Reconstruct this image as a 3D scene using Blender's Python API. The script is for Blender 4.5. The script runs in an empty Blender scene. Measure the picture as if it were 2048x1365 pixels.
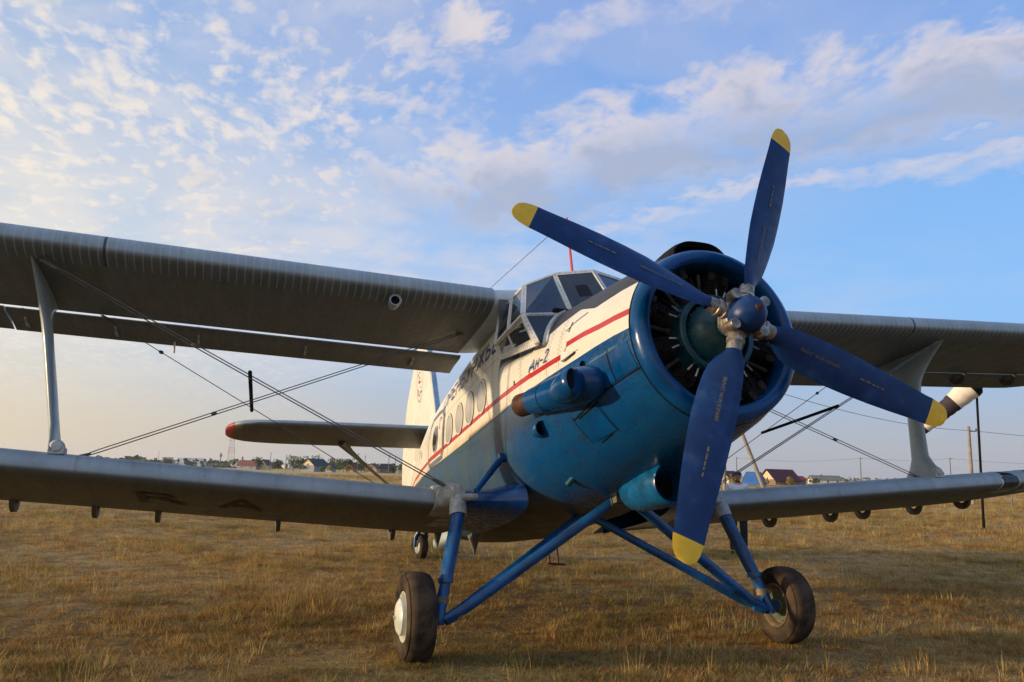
import bpy, bmesh, math, random
import numpy as np
from mathutils import Matrix, Vector
random.seed(7); rng = np.random.default_rng(7)
PI = math.pi
S = bpy.context.scene
COL = S.collection

# ------------------------------------------------------------------ camera
cam_data = bpy.data.cameras.new('camera')
cam_data.lens = 28.80; cam_data.sensor_width = 36.0; cam_data.sensor_fit = 'HORIZONTAL'
cam_data.clip_start = 0.1; cam_data.clip_end = 20000
cam = bpy.data.objects.new('camera', cam_data); COL.objects.link(cam)
RW = ((0.31399608, 0.94913315, 0.02351017), (-0.14259107, 0.07162532, -0.98718671), (-0.93865555, 0.30662042, 0.15782799))
CAM = Vector((7.0027911, -3.3087258, 1.5859007))
M = Matrix.Identity(4)
for i in range(3):
    M[i][0] = RW[0][i]; M[i][1] = -RW[1][i]; M[i][2] = -RW[2][i]; M[i][3] = CAM[i]
cam.matrix_world = M
S.camera = cam

# ------------------------------------------------------------------ view, sun, sky
S.view_settings.view_transform = 'Standard'; S.view_settings.look = 'None'
S.view_settings.exposure = 0.14; S.view_settings.gamma = 1.0
S.view_settings.use_curve_mapping = False
SUN_DIR = Vector((-0.175, -0.978, 0.098)).normalized()
sun_d = bpy.data.lights.new('sun', 'SUN'); sun_d.energy = 4.8; sun_d.angle = math.radians(1.0)
sun_d.color = (1.0, 0.76, 0.48)
sun = bpy.data.objects.new('sun', sun_d); COL.objects.link(sun)
sun.rotation_euler = SUN_DIR.to_track_quat('Z', 'Y').to_euler()
sun.location = (0, 0, 30)


class NT:
    """small helper for node trees"""
    def __init__(s, tree): s.t = tree; s.n = tree.nodes; s.l = tree.links
    def new(s, typ, **kw):
        nd = s.n.new(typ)
        for k, v in kw.items(): setattr(nd, k, v)
        return nd
    def put(s, sock, v):
        if hasattr(v, 'bl_idname') or hasattr(v, 'is_linked'): s.l.new(v, sock)
        else: sock.default_value = v
    def math(s, op, a, b=None, c=None, clamp=False):
        nd = s.new('ShaderNodeMath', operation=op, use_clamp=clamp)
        s.put(nd.inputs[0], a)
        if b is not None: s.put(nd.inputs[1], b)
        if c is not None: s.put(nd.inputs[2], c)
        return nd.outputs[0]
    def vmath(s, op, a, b=None, scale=None):
        nd = s.new('ShaderNodeVectorMath', operation=op)
        s.put(nd.inputs[0], a)
        if b is not None: s.put(nd.inputs[1], b)
        if scale is not None: s.put(nd.inputs['Scale'], scale)
        return nd.outputs['Value'] if op in ('DOT_PRODUCT', 'LENGTH', 'DISTANCE') else nd.outputs['Vector']
    def mix(s, f, a, b, mode='MIX'):
        nd = s.new('ShaderNodeMix', data_type='RGBA', blend_type=mode)
        s.put(nd.inputs[0], f)
        s.put(nd.inputs[6], a if not isinstance(a, tuple) else (*a[:3], 1))
        s.put(nd.inputs[7], b if not isinstance(b, tuple) else (*b[:3], 1))
        return nd.outputs[2]
    def noise(s, vec, scale, detail=4, rough=0.55, dist=0.0, out=0):
        nd = s.new('ShaderNodeTexNoise')
        if vec is not None: s.l.new(vec, nd.inputs['Vector'])
        nd.inputs['Scale'].default_value = scale; nd.inputs['Detail'].default_value = detail
        nd.inputs['Roughness'].default_value = rough; nd.inputs['Distortion'].default_value = dist
        return nd.outputs[out]
    def step(s, v, lo, hi, a=0.0, b=1.0, smooth=True):
        nd = s.new('ShaderNodeMapRange', interpolation_type='SMOOTHSTEP' if smooth else 'LINEAR')
        s.put(nd.inputs[0], v)
        nd.inputs[1].default_value = lo; nd.inputs[2].default_value = hi
        nd.inputs[3].default_value = a; nd.inputs[4].default_value = b
        return nd.outputs[0]
    def curve(s, v, pts):
        """piecewise linear: pts in 0..1 both ways"""
        nd = s.new('ShaderNodeFloatCurve')
        s.put(nd.inputs['Value'], v)
        c = nd.mapping.curves[0]
        while len(c.points) < len(pts): c.points.new(0.5, 0.5)
        for p, (px, py) in zip(c.points, pts):
            p.location = (px, py); p.handle_type = 'VECTOR'
        nd.mapping.update()
        return nd.outputs[0]
    def sep(s, v):
        nd = s.new('ShaderNodeSeparateXYZ'); s.l.new(v, nd.inputs[0]); return nd.outputs
    def comb(s, x, y, z):
        nd = s.new('ShaderNodeCombineXYZ')
        s.put(nd.inputs[0], x); s.put(nd.inputs[1], y); s.put(nd.inputs[2], z)
        return nd.outputs[0]


world = bpy.data.worlds.new('World'); S.world = world; world.use_nodes = True
w = NT(world.node_tree); w.n.clear()
sky = w.new('ShaderNodeTexSky', sky_type='NISHITA', sun_disc=False)
sky.sun_elevation = math.radians(7.0)
sky.sun_rotation = math.atan2(SUN_DIR.x, SUN_DIR.y)
sky.altitude = 100; sky.air_density = 1.0; sky.dust_density = 1.6; sky.ozone_density = 2.2
tc = w.new('ShaderNodeTexCoord')
D = tc.outputs['Generated']
dx, dy, dz = w.sep(D)[0:3]
den = w.math('ADD', w.math('MAXIMUM', dz, 0.0), 0.12)
px = w.math('DIVIDE', dx, den); py = w.math('DIVIDE', dy, den)
P = w.comb(px, py, 0.0)
# the sky itself: strength and a little haze lift near the horizon
sundot = w.vmath('DOT_PRODUCT', D, tuple(SUN_DIR))
warm = w.step(sundot, -0.25, 0.75)
zen = w.mix(warm, (1.5, 3.35, 7.9), (2.3, 4.3, 7.9))
midc = w.mix(warm, (2.7, 5.5, 9.7), (8.0, 7.8, 7.0))
lowc = w.mix(warm, (4.7, 4.8, 5.2), (9.0, 7.2, 4.4))
grad = w.mix(w.step(dz, 0.16, 0.60), midc, zen)
grad = w.mix(w.step(dz, 0.0, 0.20, 1, 0), grad, lowc)
skyc = w.mix(0.86, sky.outputs[0], grad)
# clouds, on a flat layer overhead: a long stratocumulus bank and fields of small altocumulus
warp = w.noise(P, 1.6, 3, 0.5, out=1)
Pw = w.vmath('ADD', P, w.vmath('SCALE', w.vmath('SUBTRACT', warp, (0.5, 0.5, 0.5)), scale=0.35))
big = w.noise(Pw, 1.15, 4, 0.55)
mid = w.noise(Pw, 5.0, 6, 0.58)
Pp = w.vmath('ADD', P, w.vmath('SCALE', w.vmath('SUBTRACT', warp, (0.5, 0.5, 0.5)), scale=0.12))
puffs = w.noise(w.vmath('MULTIPLY', Pp, (0.9, 1.25, 1.0)), 16.0, 4, 0.55, 0.15)
fine = w.noise(Pw, 15.0, 4, 0.55)
# bank: distance to a line across the layer
ax, ay = -2.05, 0.50; bx, by = -1.05, 1.34
L = math.hypot(bx-ax, by-ay); ux, uy = (bx-ax)/L, (by-ay)/L
along = w.math('ADD', w.math('MULTIPLY', w.math('SUBTRACT', px, ax), ux), w.math('MULTIPLY', w.math('SUBTRACT', py, ay), uy))
across = w.math('ADD', w.math('MULTIPLY', w.math('SUBTRACT', px, ax), -uy), w.math('MULTIPLY', w.math('SUBTRACT', py, ay), ux))
ac = w.math('ADD', across, w.math('MULTIPLY', w.math('SUBTRACT', big, 0.5), 0.45))
ac = w.math('ADD', ac, w.math('ADD', w.math('MULTIPLY', w.math('SUBTRACT', mid, 0.5), 0.35), w.math('MULTIPLY', w.math('SUBTRACT', puffs, 0.5), 0.22)))
bank = w.math('MULTIPLY', w.step(w.math('ABSOLUTE', w.math('ADD', ac, -0.03)), 0.13, 0.32, 1, 0), w.step(along, -0.28, 0.02))
bank3 = w.math('MULTIPLY', w.step(w.math('ABSOLUTE', w.math('ADD', ac, -0.36)), 0.0, 0.12, 1, 0), w.step(along, -0.1, 0.3))
bank2 = w.math('MULTIPLY', w.step(w.math('ABSOLUTE', w.math('ADD', ac, 0.42)), 0.0, 0.13, 1, 0), w.step(along, 0.25, 0.6))
# altocumulus field: to the sun's side and beyond
leftf = w.step(py, 0.75, 0.10)
cells = w.step(w.math('ADD', w.math('MULTIPLY', mid, 0.38), w.math('MULTIPLY', puffs, 0.62)), 0.40, 0.64)
field = w.math('MULTIPLY', cells, w.math('MULTIPLY', leftf, w.step(big, 0.26, 0.48, 0.25, 1)))
veil = w.math('MULTIPLY', w.step(w.noise(Pw, 0.8, 5, 0.6), 0.42, 0.75), 0.42)
veil = w.math('MAXIMUM', veil, w.math('MULTIPLY', leftf, w.step(w.noise(Pw, 1.9, 6, 0.6), 0.40, 0.68, 0.04, 0.52)))
bankd = w.math('MULTIPLY', bank, w.step(w.math('ADD', w.math('MULTIPLY', mid, 0.7), w.math('MULTIPLY', puffs, 0.3)), 0.34, 0.58, 0.30, 0.95))
# one small puff standing alone
pc = w.math('SQRT', w.math('ADD', w.math('POWER', w.math('MULTIPLY', w.math('SUBTRACT', px, -1.36), 1.0), 2), w.math('POWER', w.math('MULTIPLY', w.math('SUBTRACT', py, 0.335), 1.7), 2)))
puff = w.step(w.math('ADD', pc, w.math('ADD', w.math('MULTIPLY', w.math('SUBTRACT', mid, 0.5), 0.30), w.math('MULTIPLY', w.math('SUBTRACT', puffs, 0.5), 0.14))), 0.04, 0.13, 0.92, 0)
cov = w.math('MAXIMUM', w.math('MAXIMUM', bankd, w.math('MULTIPLY', field, 0.85)), w.math('MAXIMUM', veil, puff))
cov = w.math('MAXIMUM', cov, w.math('MULTIPLY', w.math('MAXIMUM', bank2, bank3), w.step(mid, 0.35, 0.6, 0.25, 0.7)))
lowv = w.math('MULTIPLY', w.math('MULTIPLY', w.step(dz, 0.44, 0.24), w.step(dz, 0.06, 0.16)), w.math('MULTIPLY', w.step(py, 1.7, 0.7), w.step(w.math('ADD', w.math('MULTIPLY', big, 0.55), w.math('MULTIPLY', mid, 0.45)), 0.36, 0.60, 0.10, 0.68)))
cov = w.math('MAXIMUM', cov, lowv)
cov = w.math('MULTIPLY', cov, w.step(dz, 0.015, 0.20))
# cloud light: sunlit edges toward the sun, grey-violet in the thick of the bank
lit = w.mix(warm, (6.7, 6.2, 6.6), (9.6, 8.5, 6.8))
shade = w.mix(warm, (3.8, 4.35, 5.9), (6.1, 5.9, 5.7))
thick = w.math('MULTIPLY', w.step(w.math('ADD', ac, w.math('MULTIPLY', w.math('SUBTRACT', mid, 0.5), 0.5)), -0.16, 0.10), bank)
thick = w.math('MAXIMUM', thick, w.step(w.noise(Pw, 3.2, 4, 0.5), 0.5, 0.75, 0, 0.6))
cloudc = w.mix(thick, lit, shade)
# horizon air
hor = w.math('POWER', w.math('SUBTRACT', 1.0, w.math('MAXIMUM', dz, 0.0)), 9.0)
horc = w.mix(warm, (4.3, 4.4, 5.0), (8.2, 6.6, 4.6))
base = skyc
final = w.mix(cov, base, cloudc)
bg = w.new('ShaderNodeBackground'); w.l.new(final, bg.inputs[0]); bg.inputs[1].default_value = 0.10
wo = w.new('ShaderNodeOutputWorld'); w.l.new(bg.outputs[0], wo.inputs[0])


# ------------------------------------------------------------------ helpers
def mk(name, verts, faces, mat=None, parent=None, smooth=True, mats=None, fmat=None):
    me = bpy.data.meshes.new(name)
    me.from_pydata([tuple(map(float, v)) for v in verts], [], [tuple(map(int, f)) for f in faces])
    if mats:
        for m_ in mats: me.materials.append(m_)
        if fmat is not None: me.polygons.foreach_set('material_index', list(fmat))
    elif mat: me.materials.append(mat)
    if smooth is True: me.polygons.foreach_set('use_smooth', [True]*len(me.polygons))
    elif isinstance(smooth, (int, float)) and smooth:
        me.polygons.foreach_set('use_smooth', [True]*len(me.polygons))
        me.set_sharp_from_angle(angle=math.radians(smooth))
    me.update()
    o = bpy.data.objects.new(name, me); COL.objects.link(o)
    if parent: o.parent = parent
    return o


class G:
    """collects geometry into one mesh"""
    def __init__(s): s.v = []; s.f = []; s.m = []
    def add(s, v, f, m=0):
        k = len(s.v); s.v += [tuple(p) for p in v]; s.f += [tuple(i+k for i in q) for q in f]; s.m += [m]*len(f)
    def box(s, c, h, m=0, R=None):
        c = Vector(c); vs = []
        for sx in (-1, 1):
            for sy in (-1, 1):
                for sz in (-1, 1):
                    p = Vector((sx*h[0], sy*h[1], sz*h[2]))
                    vs.append(tuple(c + (R @ p if R else p)))
        s.add(vs, [(0, 1, 3, 2), (4, 6, 7, 5), (0, 4, 5, 1), (2, 3, 7, 6), (0, 2, 6, 4), (1, 5, 7, 3)], m)
    def bar(s, a, b, wd, th, up=(0, 0, 1), m=0):
        a = Vector(a); b = Vector(b); d = (b-a); l = d.length; d.normalize()
        u = Vector(up); sd = d.cross(u)
        if sd.length < 1e-4: sd = d.cross(Vector((1, 0, 0)))
        sd.normalize(); u = sd.cross(d)
        R = Matrix((d, sd, u)).transposed()
        s.box((a+b)/2, (l/2, wd/2, th/2), m, R)
    def tube(s, pts, rad, n=10, m=0, caps=True, sy=1.0):
        pts = [Vector(p) for p in pts]
        if not hasattr(rad, '__len__'): rad = [rad]*len(pts)
        k = len(s.v); ref = None
        for i, p in enumerate(pts):
            d = (pts[min(i+1, len(pts)-1)]-pts[max(i-1, 0)]).normalized()
            if ref is None:
                ref = d.cross(Vector((0, 1, 0)))
                if ref.length < 0.1: ref = d.cross(Vector((1, 0, 0)))
            u = (ref - d*ref.dot(d)).normalized(); v = d.cross(u); ref = u
            for j in range(n):
                a = 2*PI*j/n
                s.v.append(tuple(p + u*(math.cos(a)*rad[i]) + v*(math.sin(a)*rad[i]*sy)))
        for i in range(len(pts)-1):
            for j in range(n):
                s.f.append((k+i*n+j, k+i*n+(j+1) % n, k+(i+1)*n+(j+1) % n, k+(i+1)*n+j)); s.m.append(m)
        if caps:
            s.f.append(tuple(k+j for j in range(n))[::-1]); s.m.append(m)
            s.f.append(tuple(k+(len(pts)-1)*n+j for j in range(n))); s.m.append(m)
    def lathe(s, prof, c=(0, 0, 0), axis='x', n=32, m=0, R=None, cap=False):
        """prof: (along, radius)"""
        k = len(s.v); c = Vector(c)
        for (t, r) in prof:
            for j in range(n):
                a = 2*PI*j/n; q = {'x': (t, r*math.cos(a), r*math.sin(a)), 'y': (r*math.cos(a), t, r*math.sin(a)), 'z': (r*math.cos(a), r*math.sin(a), t)}[axis]
                q = Vector(q); s.v.append(tuple(c + (R @ q if R else q)))
        for i in range(len(prof)-1):
            for j in range(n):
                s.f.append((k+i*n+j, k+i*n+(j+1) % n, k+(i+1)*n+(j+1) % n, k+(i+1)*n+j)); s.m.append(m)
        if cap:
            s.f.append(tuple(k+j for j in range(n))); s.m.append(m)
            s.f.append(tuple(k+(len(prof)-1)*n+j for j in range(n))); s.m.append(m)
    def build(s, name, mat=None, parent=None, smooth=40, mats=None):
        return mk(name, s.v, s.f, mat, parent, smooth, mats, s.m if mats else None)


def grid_faces(nu, nv, closed_v=False):
    f = []
    for i in range(nu-1):
        for j in range(nv if closed_v else nv-1):
            f.append((i*nv+j, (i+1)*nv+j, (i+1)*nv+(j+1) % nv, i*nv+(j+1) % nv))
    return f


def empty(name, loc=(0, 0, 0), rot=(0, 0, 0), parent=None):
    o = bpy.data.objects.new(name, None); COL.objects.link(o)
    o.location = loc; o.rotation_euler = rot; o.empty_display_size = 0.3
    if parent: o.parent = parent
    return o


def tag(o, label, cat, group=None):
    o['label'] = label; o['category'] = cat
    if group: o['group'] = group
    return o


def dup_tree(o, parent=None):
    c = o.copy(); COL.objects.link(c); c.parent = parent
    for ch in list(o.children): dup_tree(ch, c)
    return c


# ------------------------------------------------------------------ materials
def mat(name, col, rough=0.5, metal=0.0, var=0.12, vscale=6.0, bump=0.0, bscale=40.0, spec=0.5, coat=0.0, dirt=None, dscale=2.0, dlo=0.55, dhi=0.75, coord='Object'):
    m_ = bpy.data.materials.new(name); m_.use_nodes = True
    t = NT(m_.node_tree); b = t.n['Principled BSDF']
    c = t.new('ShaderNodeTexCoord').outputs[coord]
    n1 = t.noise(c, vscale, 5, 0.6)
    base = tuple(col)
    dark = tuple(x*(1-var*1.6) for x in col); light = tuple(min(1, x*(1+var)) for x in col)
    cc = t.mix(t.step(n1, 0.3, 0.7), dark, light)
    if dirt:
        n2 = t.noise(c, dscale, 6, 0.65, 0.3)
        cc = t.mix(t.step(n2, dlo, dhi, 0, 0.8), cc, dirt)
    t.l.new(cc, b.inputs['Base Color'])
    r = t.step(t.noise(c, vscale*1.7, 4, 0.6), 0.3, 0.7, max(0.02, rough-0.08), min(1, rough+0.12))
    t.l.new(r, b.inputs['Roughness'])
    b.inputs['Metallic'].default_value = metal
    b.inputs['Specular IOR Level'].default_value = spec
    if coat: b.inputs['Coat Weight'].default_value = coat; b.inputs['Coat Roughness'].default_value = 0.12
    if bump:
        bn = t.new('ShaderNodeBump'); bn.inputs['Strength'].default_value = bump; bn.inputs['Distance'].default_value = 0.01
        t.l.new(t.noise(c, bscale, 4, 0.6), bn.inputs['Height']); t.l.new(bn.outputs[0], b.inputs['Normal'])
    return m_


M_BLUE = mat('blue_gloss_paint', (0.0008, 0.052, 0.180), 0.20, var=0.2, vscale=3, bump=0.14, bscale=7, spec=.32, dirt=(0.006, 0.055, 0.13), dscale=3)
M_DBLUE = mat('dark_blue_blade_paint', (0.003, 0.027, 0.115), 0.36, var=0.15, vscale=5, bump=0.03, spec=.28, dirt=(0.030, 0.070, 0.165), dscale=5, dlo=0.5, dhi=0.74)
M_YEL = mat('yellow_tip_paint', (0.80, 0.47, 0.004), 0.45, var=0.08)
M_BTXT = mat('faded_yellow_lettering', (0.17, 0.145, 0.06), 0.6, var=0.3, vscale=60)
M_SIL = mat('bare_worn_metal', (0.36, 0.325, 0.28), 0.42, 0.65, var=0.35, vscale=14, dirt=(0.11, 0.065, 0.035), dscale=9, dlo=0.46, dhi=0.64)
M_STEEL = mat('bright_steel', (0.42, 0.40, 0.37), 0.3, 0.9, var=0.2, vscale=20)
M_DARKMET = mat('dark_engine_metal', (0.045, 0.040, 0.035), 0.6, 0.3, var=0.4, vscale=18)
M_BLACK = mat('matt_black', (0.009, 0.009, 0.009), 0.85, var=0.3, spec=.12)
M_GAP = mat('grimy_gap', (0.010, 0.010, 0.010), 0.9, var=0.3, spec=.05)
M_TEAL = mat('teal_engine_paint', (0.003, 0.055, 0.078), 0.4, var=0.25, vscale=9, dirt=(0.02, 0.04, 0.045), dscale=8)
M_RUST = mat('rusty_exhaust_metal', (0.075, 0.032, 0.019), 0.6, 0.5, var=0.35, vscale=12)
M_CREAM = mat('cream_paint', (0.62, 0.59, 0.51), 0.35, var=0.06, vscale=5, dirt=(0.48, 0.40, 0.28), dscale=9, dlo=0.6, dhi=0.85)
M_FRAME = mat('cream_window_frame_paint', (0.58, 0.565, 0.50), 0.42, var=0.10, vscale=14, dirt=(0.40, 0.33, 0.22), dscale=12, dlo=0.56, dhi=0.76)
M_GREY = mat('grey_fitting_paint', (0.33, 0.34, 0.32), 0.45, var=0.2, vscale=14, dirt=(0.14, 0.12, 0.09), dscale=16, dlo=0.54, dhi=0.68)
M_STRUT = mat('grey_strut_paint', (0.26, 0.30, 0.30), 0.36, var=0.08, vscale=4, coat=0.2)
M_UNDER = mat('dark_bracket_paint', (0.10, 0.085, 0.065), 0.6, var=0.25, vscale=9)
M_WIRE = mat('bracing_wire_steel', (0.10, 0.10, 0.10), 0.5, 0.4, var=0.2)
M_RED = mat('red_paint', (0.42, 0.025, 0.03), 0.45, var=0.12)
M_TYRE = mat('dusty_tyre_rubber', (0.036, 0.027, 0.020), 0.9, var=0.35, vscale=7, bump=0.2, bscale=60, spec=.15, dirt=(0.105, 0.068, 0.040), dscale=3.5, dlo=0.38, dhi=0.66)
M_HUB = mat('pale_hubcap_paint', (0.55, 0.56, 0.50), 0.35, var=0.12, vscale=9, dirt=(0.3, 0.27, 0.2), dscale=10)
M_HUBG = mat('green_hub_paint', (0.07, 0.085, 0.045), 0.5, var=0.25, vscale=12)
M_INT = mat('cockpit_interior', (0.10, 0.115, 0.12), 0.8, var=0.3)
M_SEAT = mat('pale_seat_fabric', (0.50, 0.48, 0.42), 0.8, var=0.1)
M_CURT = mat('grey_window_blank', (0.37, 0.36, 0.35), 0.32, var=0.05, vscale=4)
M_DGLASS = mat('dark_window_glass', (0.035, 0.035, 0.035), 0.12, var=0.2)
M_DOORLINE = mat('blue_grey_door_border', (0.10, 0.13, 0.19), 0.5, var=0.15)
M_LETTER = mat('navy_lettering', (0.016, 0.036, 0.21), 0.4, var=0.15)
M_UNDERLET = mat('faded_dark_lettering', (0.034, 0.030, 0.026), 0.6, var=0.2, vscale=12)

m_ = bpy.data.materials.new('cockpit_glass'); m_.use_nodes = True
t = NT(m_.node_tree); t.n.clear()
gl = t.new('ShaderNodeBsdfGlossy'); gl.inputs['Roughness'].default_value = 0.03; gl.inputs['Color'].default_value = (0.9, 0.95, 1, 1)
tr = t.new('ShaderNodeBsdfTransparent'); tr.inputs[0].default_value = (0.62, 0.64, 0.66, 1)
fr = t.new('ShaderNodeFresnel'); fr.inputs[0].default_value = 1.5
df = t.new('ShaderNodeBsdfDiffuse'); df.inputs[0].default_value = (0.035, 0.04, 0.045, 1)
mx0 = t.new('ShaderNodeMixShader'); mx0.inputs[0].default_value = 0.22; t.l.new(tr.outputs[0], mx0.inputs[1]); t.l.new(df.outputs[0], mx0.inputs[2])
mx = t.new('ShaderNodeMixShader'); t.l.new(mx0.outputs[0], mx.inputs[1]); t.l.new(gl.outputs[0], mx.inputs[2])
bf = t.new('ShaderNodeNewGeometry').outputs['Backfacing']
t.l.new(t.math('MULTIPLY', fr.outputs[0], t.math('SUBTRACT', 1.0, bf)), mx.inputs[0])
t.l.new(mx.outputs[0], t.new('ShaderNodeOutputMaterial').inputs[0])
M_GLASS = m_


def fuselage_material():
    m_ = bpy.data.materials.new('fuselage_livery'); m_.use_nodes = True
    t = NT(m_.node_tree); b = t.n['Principled BSDF']
    c = t.new('ShaderNodeTexCoord').outputs['Object']
    x, y, z = t.sep(c)[0:3]
    u = t.math('DIVIDE', x, -12.0, clamp=True)
    zc = t.math('DIVIDE', t.math('ADD', z, 1.0), 2.0)
    X = lambda xx: -xx/12.0
    Z = lambda zz: (zz+1)/2
    front = [(X(-.3), Z(.140)), (X(-.75), Z(.155)), (X(-1.0), Z(.180)), (X(-1.274), Z(.188))]
    rear = [(X(-1.276), Z(.103)), (X(-2.0), Z(.128)), (X(-2.85), Z(.160)), (X(-5), Z(.185)), (X(-6.1), Z(.22)), (X(-7.5), Z(.27)), (X(-11.5), Z(.55))]
    red = t.curve(u, [(0, Z(.14))] + front + rear + [(1, Z(.55))])
    blue = t.curve(u, [(0, Z(.02)), (X(-.36), Z(.012)), (X(-1.1), Z(.002)), (X(-3.7), Z(.015)), (X(-5), Z(.04)), (X(-6.1), Z(.10)), (X(-7.4), Z(.165)), (X(-11.5), Z(.52)), (1, Z(.52))])
    glare = t.curve(u, [(0, Z(.39)), (X(-.36), Z(.39)), (X(-.91), Z(.378)), (X(-1.24), Z(.50)), (X(-1.5), Z(.475)), (X(-1.9), Z(.40)), (X(-1.97), Z(.40)), (X(-1.975), Z(.99)), (1, Z(.99))])
    nz = t.noise(c, 5.0, 6, 0.65); n2 = t.noise(c, 30, 4, 0.6)
    streak = t.noise(t.vmath('MULTIPLY', c, (14.0, 1.0, 1.6)), 1.0, 5, 0.7)
    cream = t.mix(t.step(nz, 0.52, 0.75, 0, 0.35), (0.62, 0.59, 0.51), (0.47, 0.41, 0.30))
    cream = t.mix(t.step(streak, 0.6, 0.8, 0, 0.35), cream, (0.45, 0.38, 0.26))
    # ochre grime just over the blue line amidships
    grime = t.math('MULTIPLY', t.step(t.math('SUBTRACT', zc, blue), 0.0, 0.06, 1, 0), t.step(x, -2.2, -3.0))
    cream = t.mix(t.math('MULTIPLY', grime, t.step(nz, 0.4, 0.6, 0.1, 0.7)), cream, (0.50, 0.33, 0.10))
    blu = t.mix(t.step(nz, 0.4, 0.7), (0.0008, 0.052, 0.182), (0.003, 0.060, 0.172))
    # chalky, scuffed blue behind the engine
    chalk = t.math('MULTIPLY', t.step(x, -2.15, -3.0), t.step(t.noise(c, 2.2, 6, 0.7, 0.4), 0.34, 0.60, 0.35, 0.95))
    blu = t.mix(chalk, blu, (0.026, 0.062, 0.095))
    blu = t.mix(t.math('MULTIPLY', t.step(streak, 0.55, 0.72, 0, 0.55), t.step(x, -2.4, -3.1)), blu, (0.085, 0.095, 0.09))
    flow = t.noise(t.vmath('MULTIPLY', c, (1.2, 9.0, 9.0)), 1.0, 6, 0.7)
    blu = t.mix(t.step(flow, 0.50, 0.72, 0, 0.6), blu, (0.006, 0.022, 0.045))
    spk = t.noise(c, 85.0, 2, 0.5)
    blu = t.mix(t.step(spk, 0.70, 0.74, 0, 0.5), blu, (0.12, 0.17, 0.20))
    # old pale repair smear by the ring
    gx = t.math('ABSOLUTE', t.math('SUBTRACT', t.math('ADD', z, t.math('MULTIPLY', x, -0.02)), t.math('ADD', -0.085, t.math('MULTIPLY', t.math('SUBTRACT', nz, 0.5), 0.10))))
    sm = t.math('MULTIPLY', t.step(gx, 0.010, 0.030, 1, 0), t.math('MULTIPLY', t.step(x, -0.98, -0.9), t.step(x, -0.50, -0.56)))
    blu = t.mix(t.math('MULTIPLY', sm, 0.4), blu, (0.14, 0.24, 0.32))
    sz = t.math('ABSOLUTE', t.math('ADD', z, t.math('ADD', 0.16, t.math('MULTIPLY', t.math('SUBTRACT', nz, 0.5), 0.22))))
    soot = t.math('MULTIPLY', t.step(sz, 0.03, 0.22, 1, 0), t.math('MULTIPLY', t.step(x, -1.95, -2.15), t.step(x, -4.6, -2.6)))
    soot = t.math('MULTIPLY', soot, t.step(y, 0.0, -0.1))
    blu = t.mix(t.math('MULTIPLY', soot, 0.6), blu, (0.022, 0.024, 0.026))
    redc = t.mix(t.step(nz, 0.4, 0.7), (0.42, 0.026, 0.032), (0.36, 0.042, 0.044))
    col = t.mix(t.math('GREATER_THAN', zc, blue), blu, cream)
    band = t.math('LESS_THAN', t.math('ABSOLUTE', t.math('SUBTRACT', zc, red)), 0.0125)
    col = t.mix(band, col, redc)
    gl = t.math('MULTIPLY', t.math('GREATER_THAN', zc, glare), t.math('GREATER_THAN', x, -1.97))
    col = t.mix(gl, col, t.mix(t.step(n2, 0.4, 0.7), (0.020, 0.020, 0.022), (0.05, 0.05, 0.052)))
    # belly: dark mottled brown below the sides
    belly = t.math('LESS_THAN', z, t.math('ADD', -0.90, t.math('MULTIPLY', nz, 0.03)))
    belly = t.math('MULTIPLY', belly, t.step(x, -2.35, -2.7))
    col = t.mix(belly, col, t.mix(t.step(n2, 0.35, 0.7), (0.030, 0.026, 0.023), (0.062, 0.052, 0.043)))
    # seams and rivet rows (frames)
    seam = None; riv = None
    for xs in (-1.40, -1.62, -2.20, -2.52, -2.845, -3.05, -5.0, -6.45, -7.6, -9.0):
        d = t.math('ABSOLUTE', t.math('SUBTRACT', x, xs))
        s1 = t.math('LESS_THAN', d, 0.0035)
        seam = s1 if seam is None else t.math('MAXIMUM', seam, s1)
        d2 = t.math('ABSOLUTE', t.math('SUBTRACT', d, 0.03))
        r1 = t.math('LESS_THAN', d2, 0.005)
        riv = r1 if riv is None else t.math('MAXIMUM', riv, r1)
    for zs in (0.60, -0.52):
        s1 = t.math('MULTIPLY', t.math('LESS_THAN', t.math('ABSOLUTE', t.math('SUBTRACT', z, zs)), 0.003), t.math('LESS_THAN', x, -2.86))
        seam = t.math('MAXIMUM', seam, s1)
    dots = t.math('LESS_THAN', t.math('FRACT', t.math('MULTIPLY', z, 26.0)), 0.36)
    riv = t.math('MULTIPLY', riv, dots)
    marks = t.math('MAXIMUM', seam, riv)
    col = t.mix(t.math('MULTIPLY', marks, t.step(nz, 0.3, 0.6, 0.35, 0.8)), col, (0.022, 0.020, 0.020))
    t.l.new(col, b.inputs['Base Color'])
    ro = t.step(n2, 0.3, 0.7, 0.20, 0.34)
    ro = t.math('ADD', ro, t.math('MULTIPLY', chalk, 0.22))
    ro = t.math('ADD', ro, t.math('MULTIPLY', gl, 0.25))
    t.l.new(ro, b.inputs['Roughness'])
    b.inputs['Specular IOR Level'].default_value = 0.34
    bn = t.new('ShaderNodeBump'); bn.inputs['Strength'].default_value = 0.36; bn.inputs['Distance'].default_value = 0.013
    hh = t.math('ADD', t.math('MULTIPLY', t.noise(c, 4.5, 3, 0.5), 0.7), t.math('MULTIPLY', marks, -0.10))
    hh = t.math('ADD', hh, t.math('MULTIPLY', n2, 0.03))
    t.l.new(hh, bn.inputs['Height']); t.l.new(bn.outputs[0], b.inputs['Normal'])
    return m_


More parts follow.
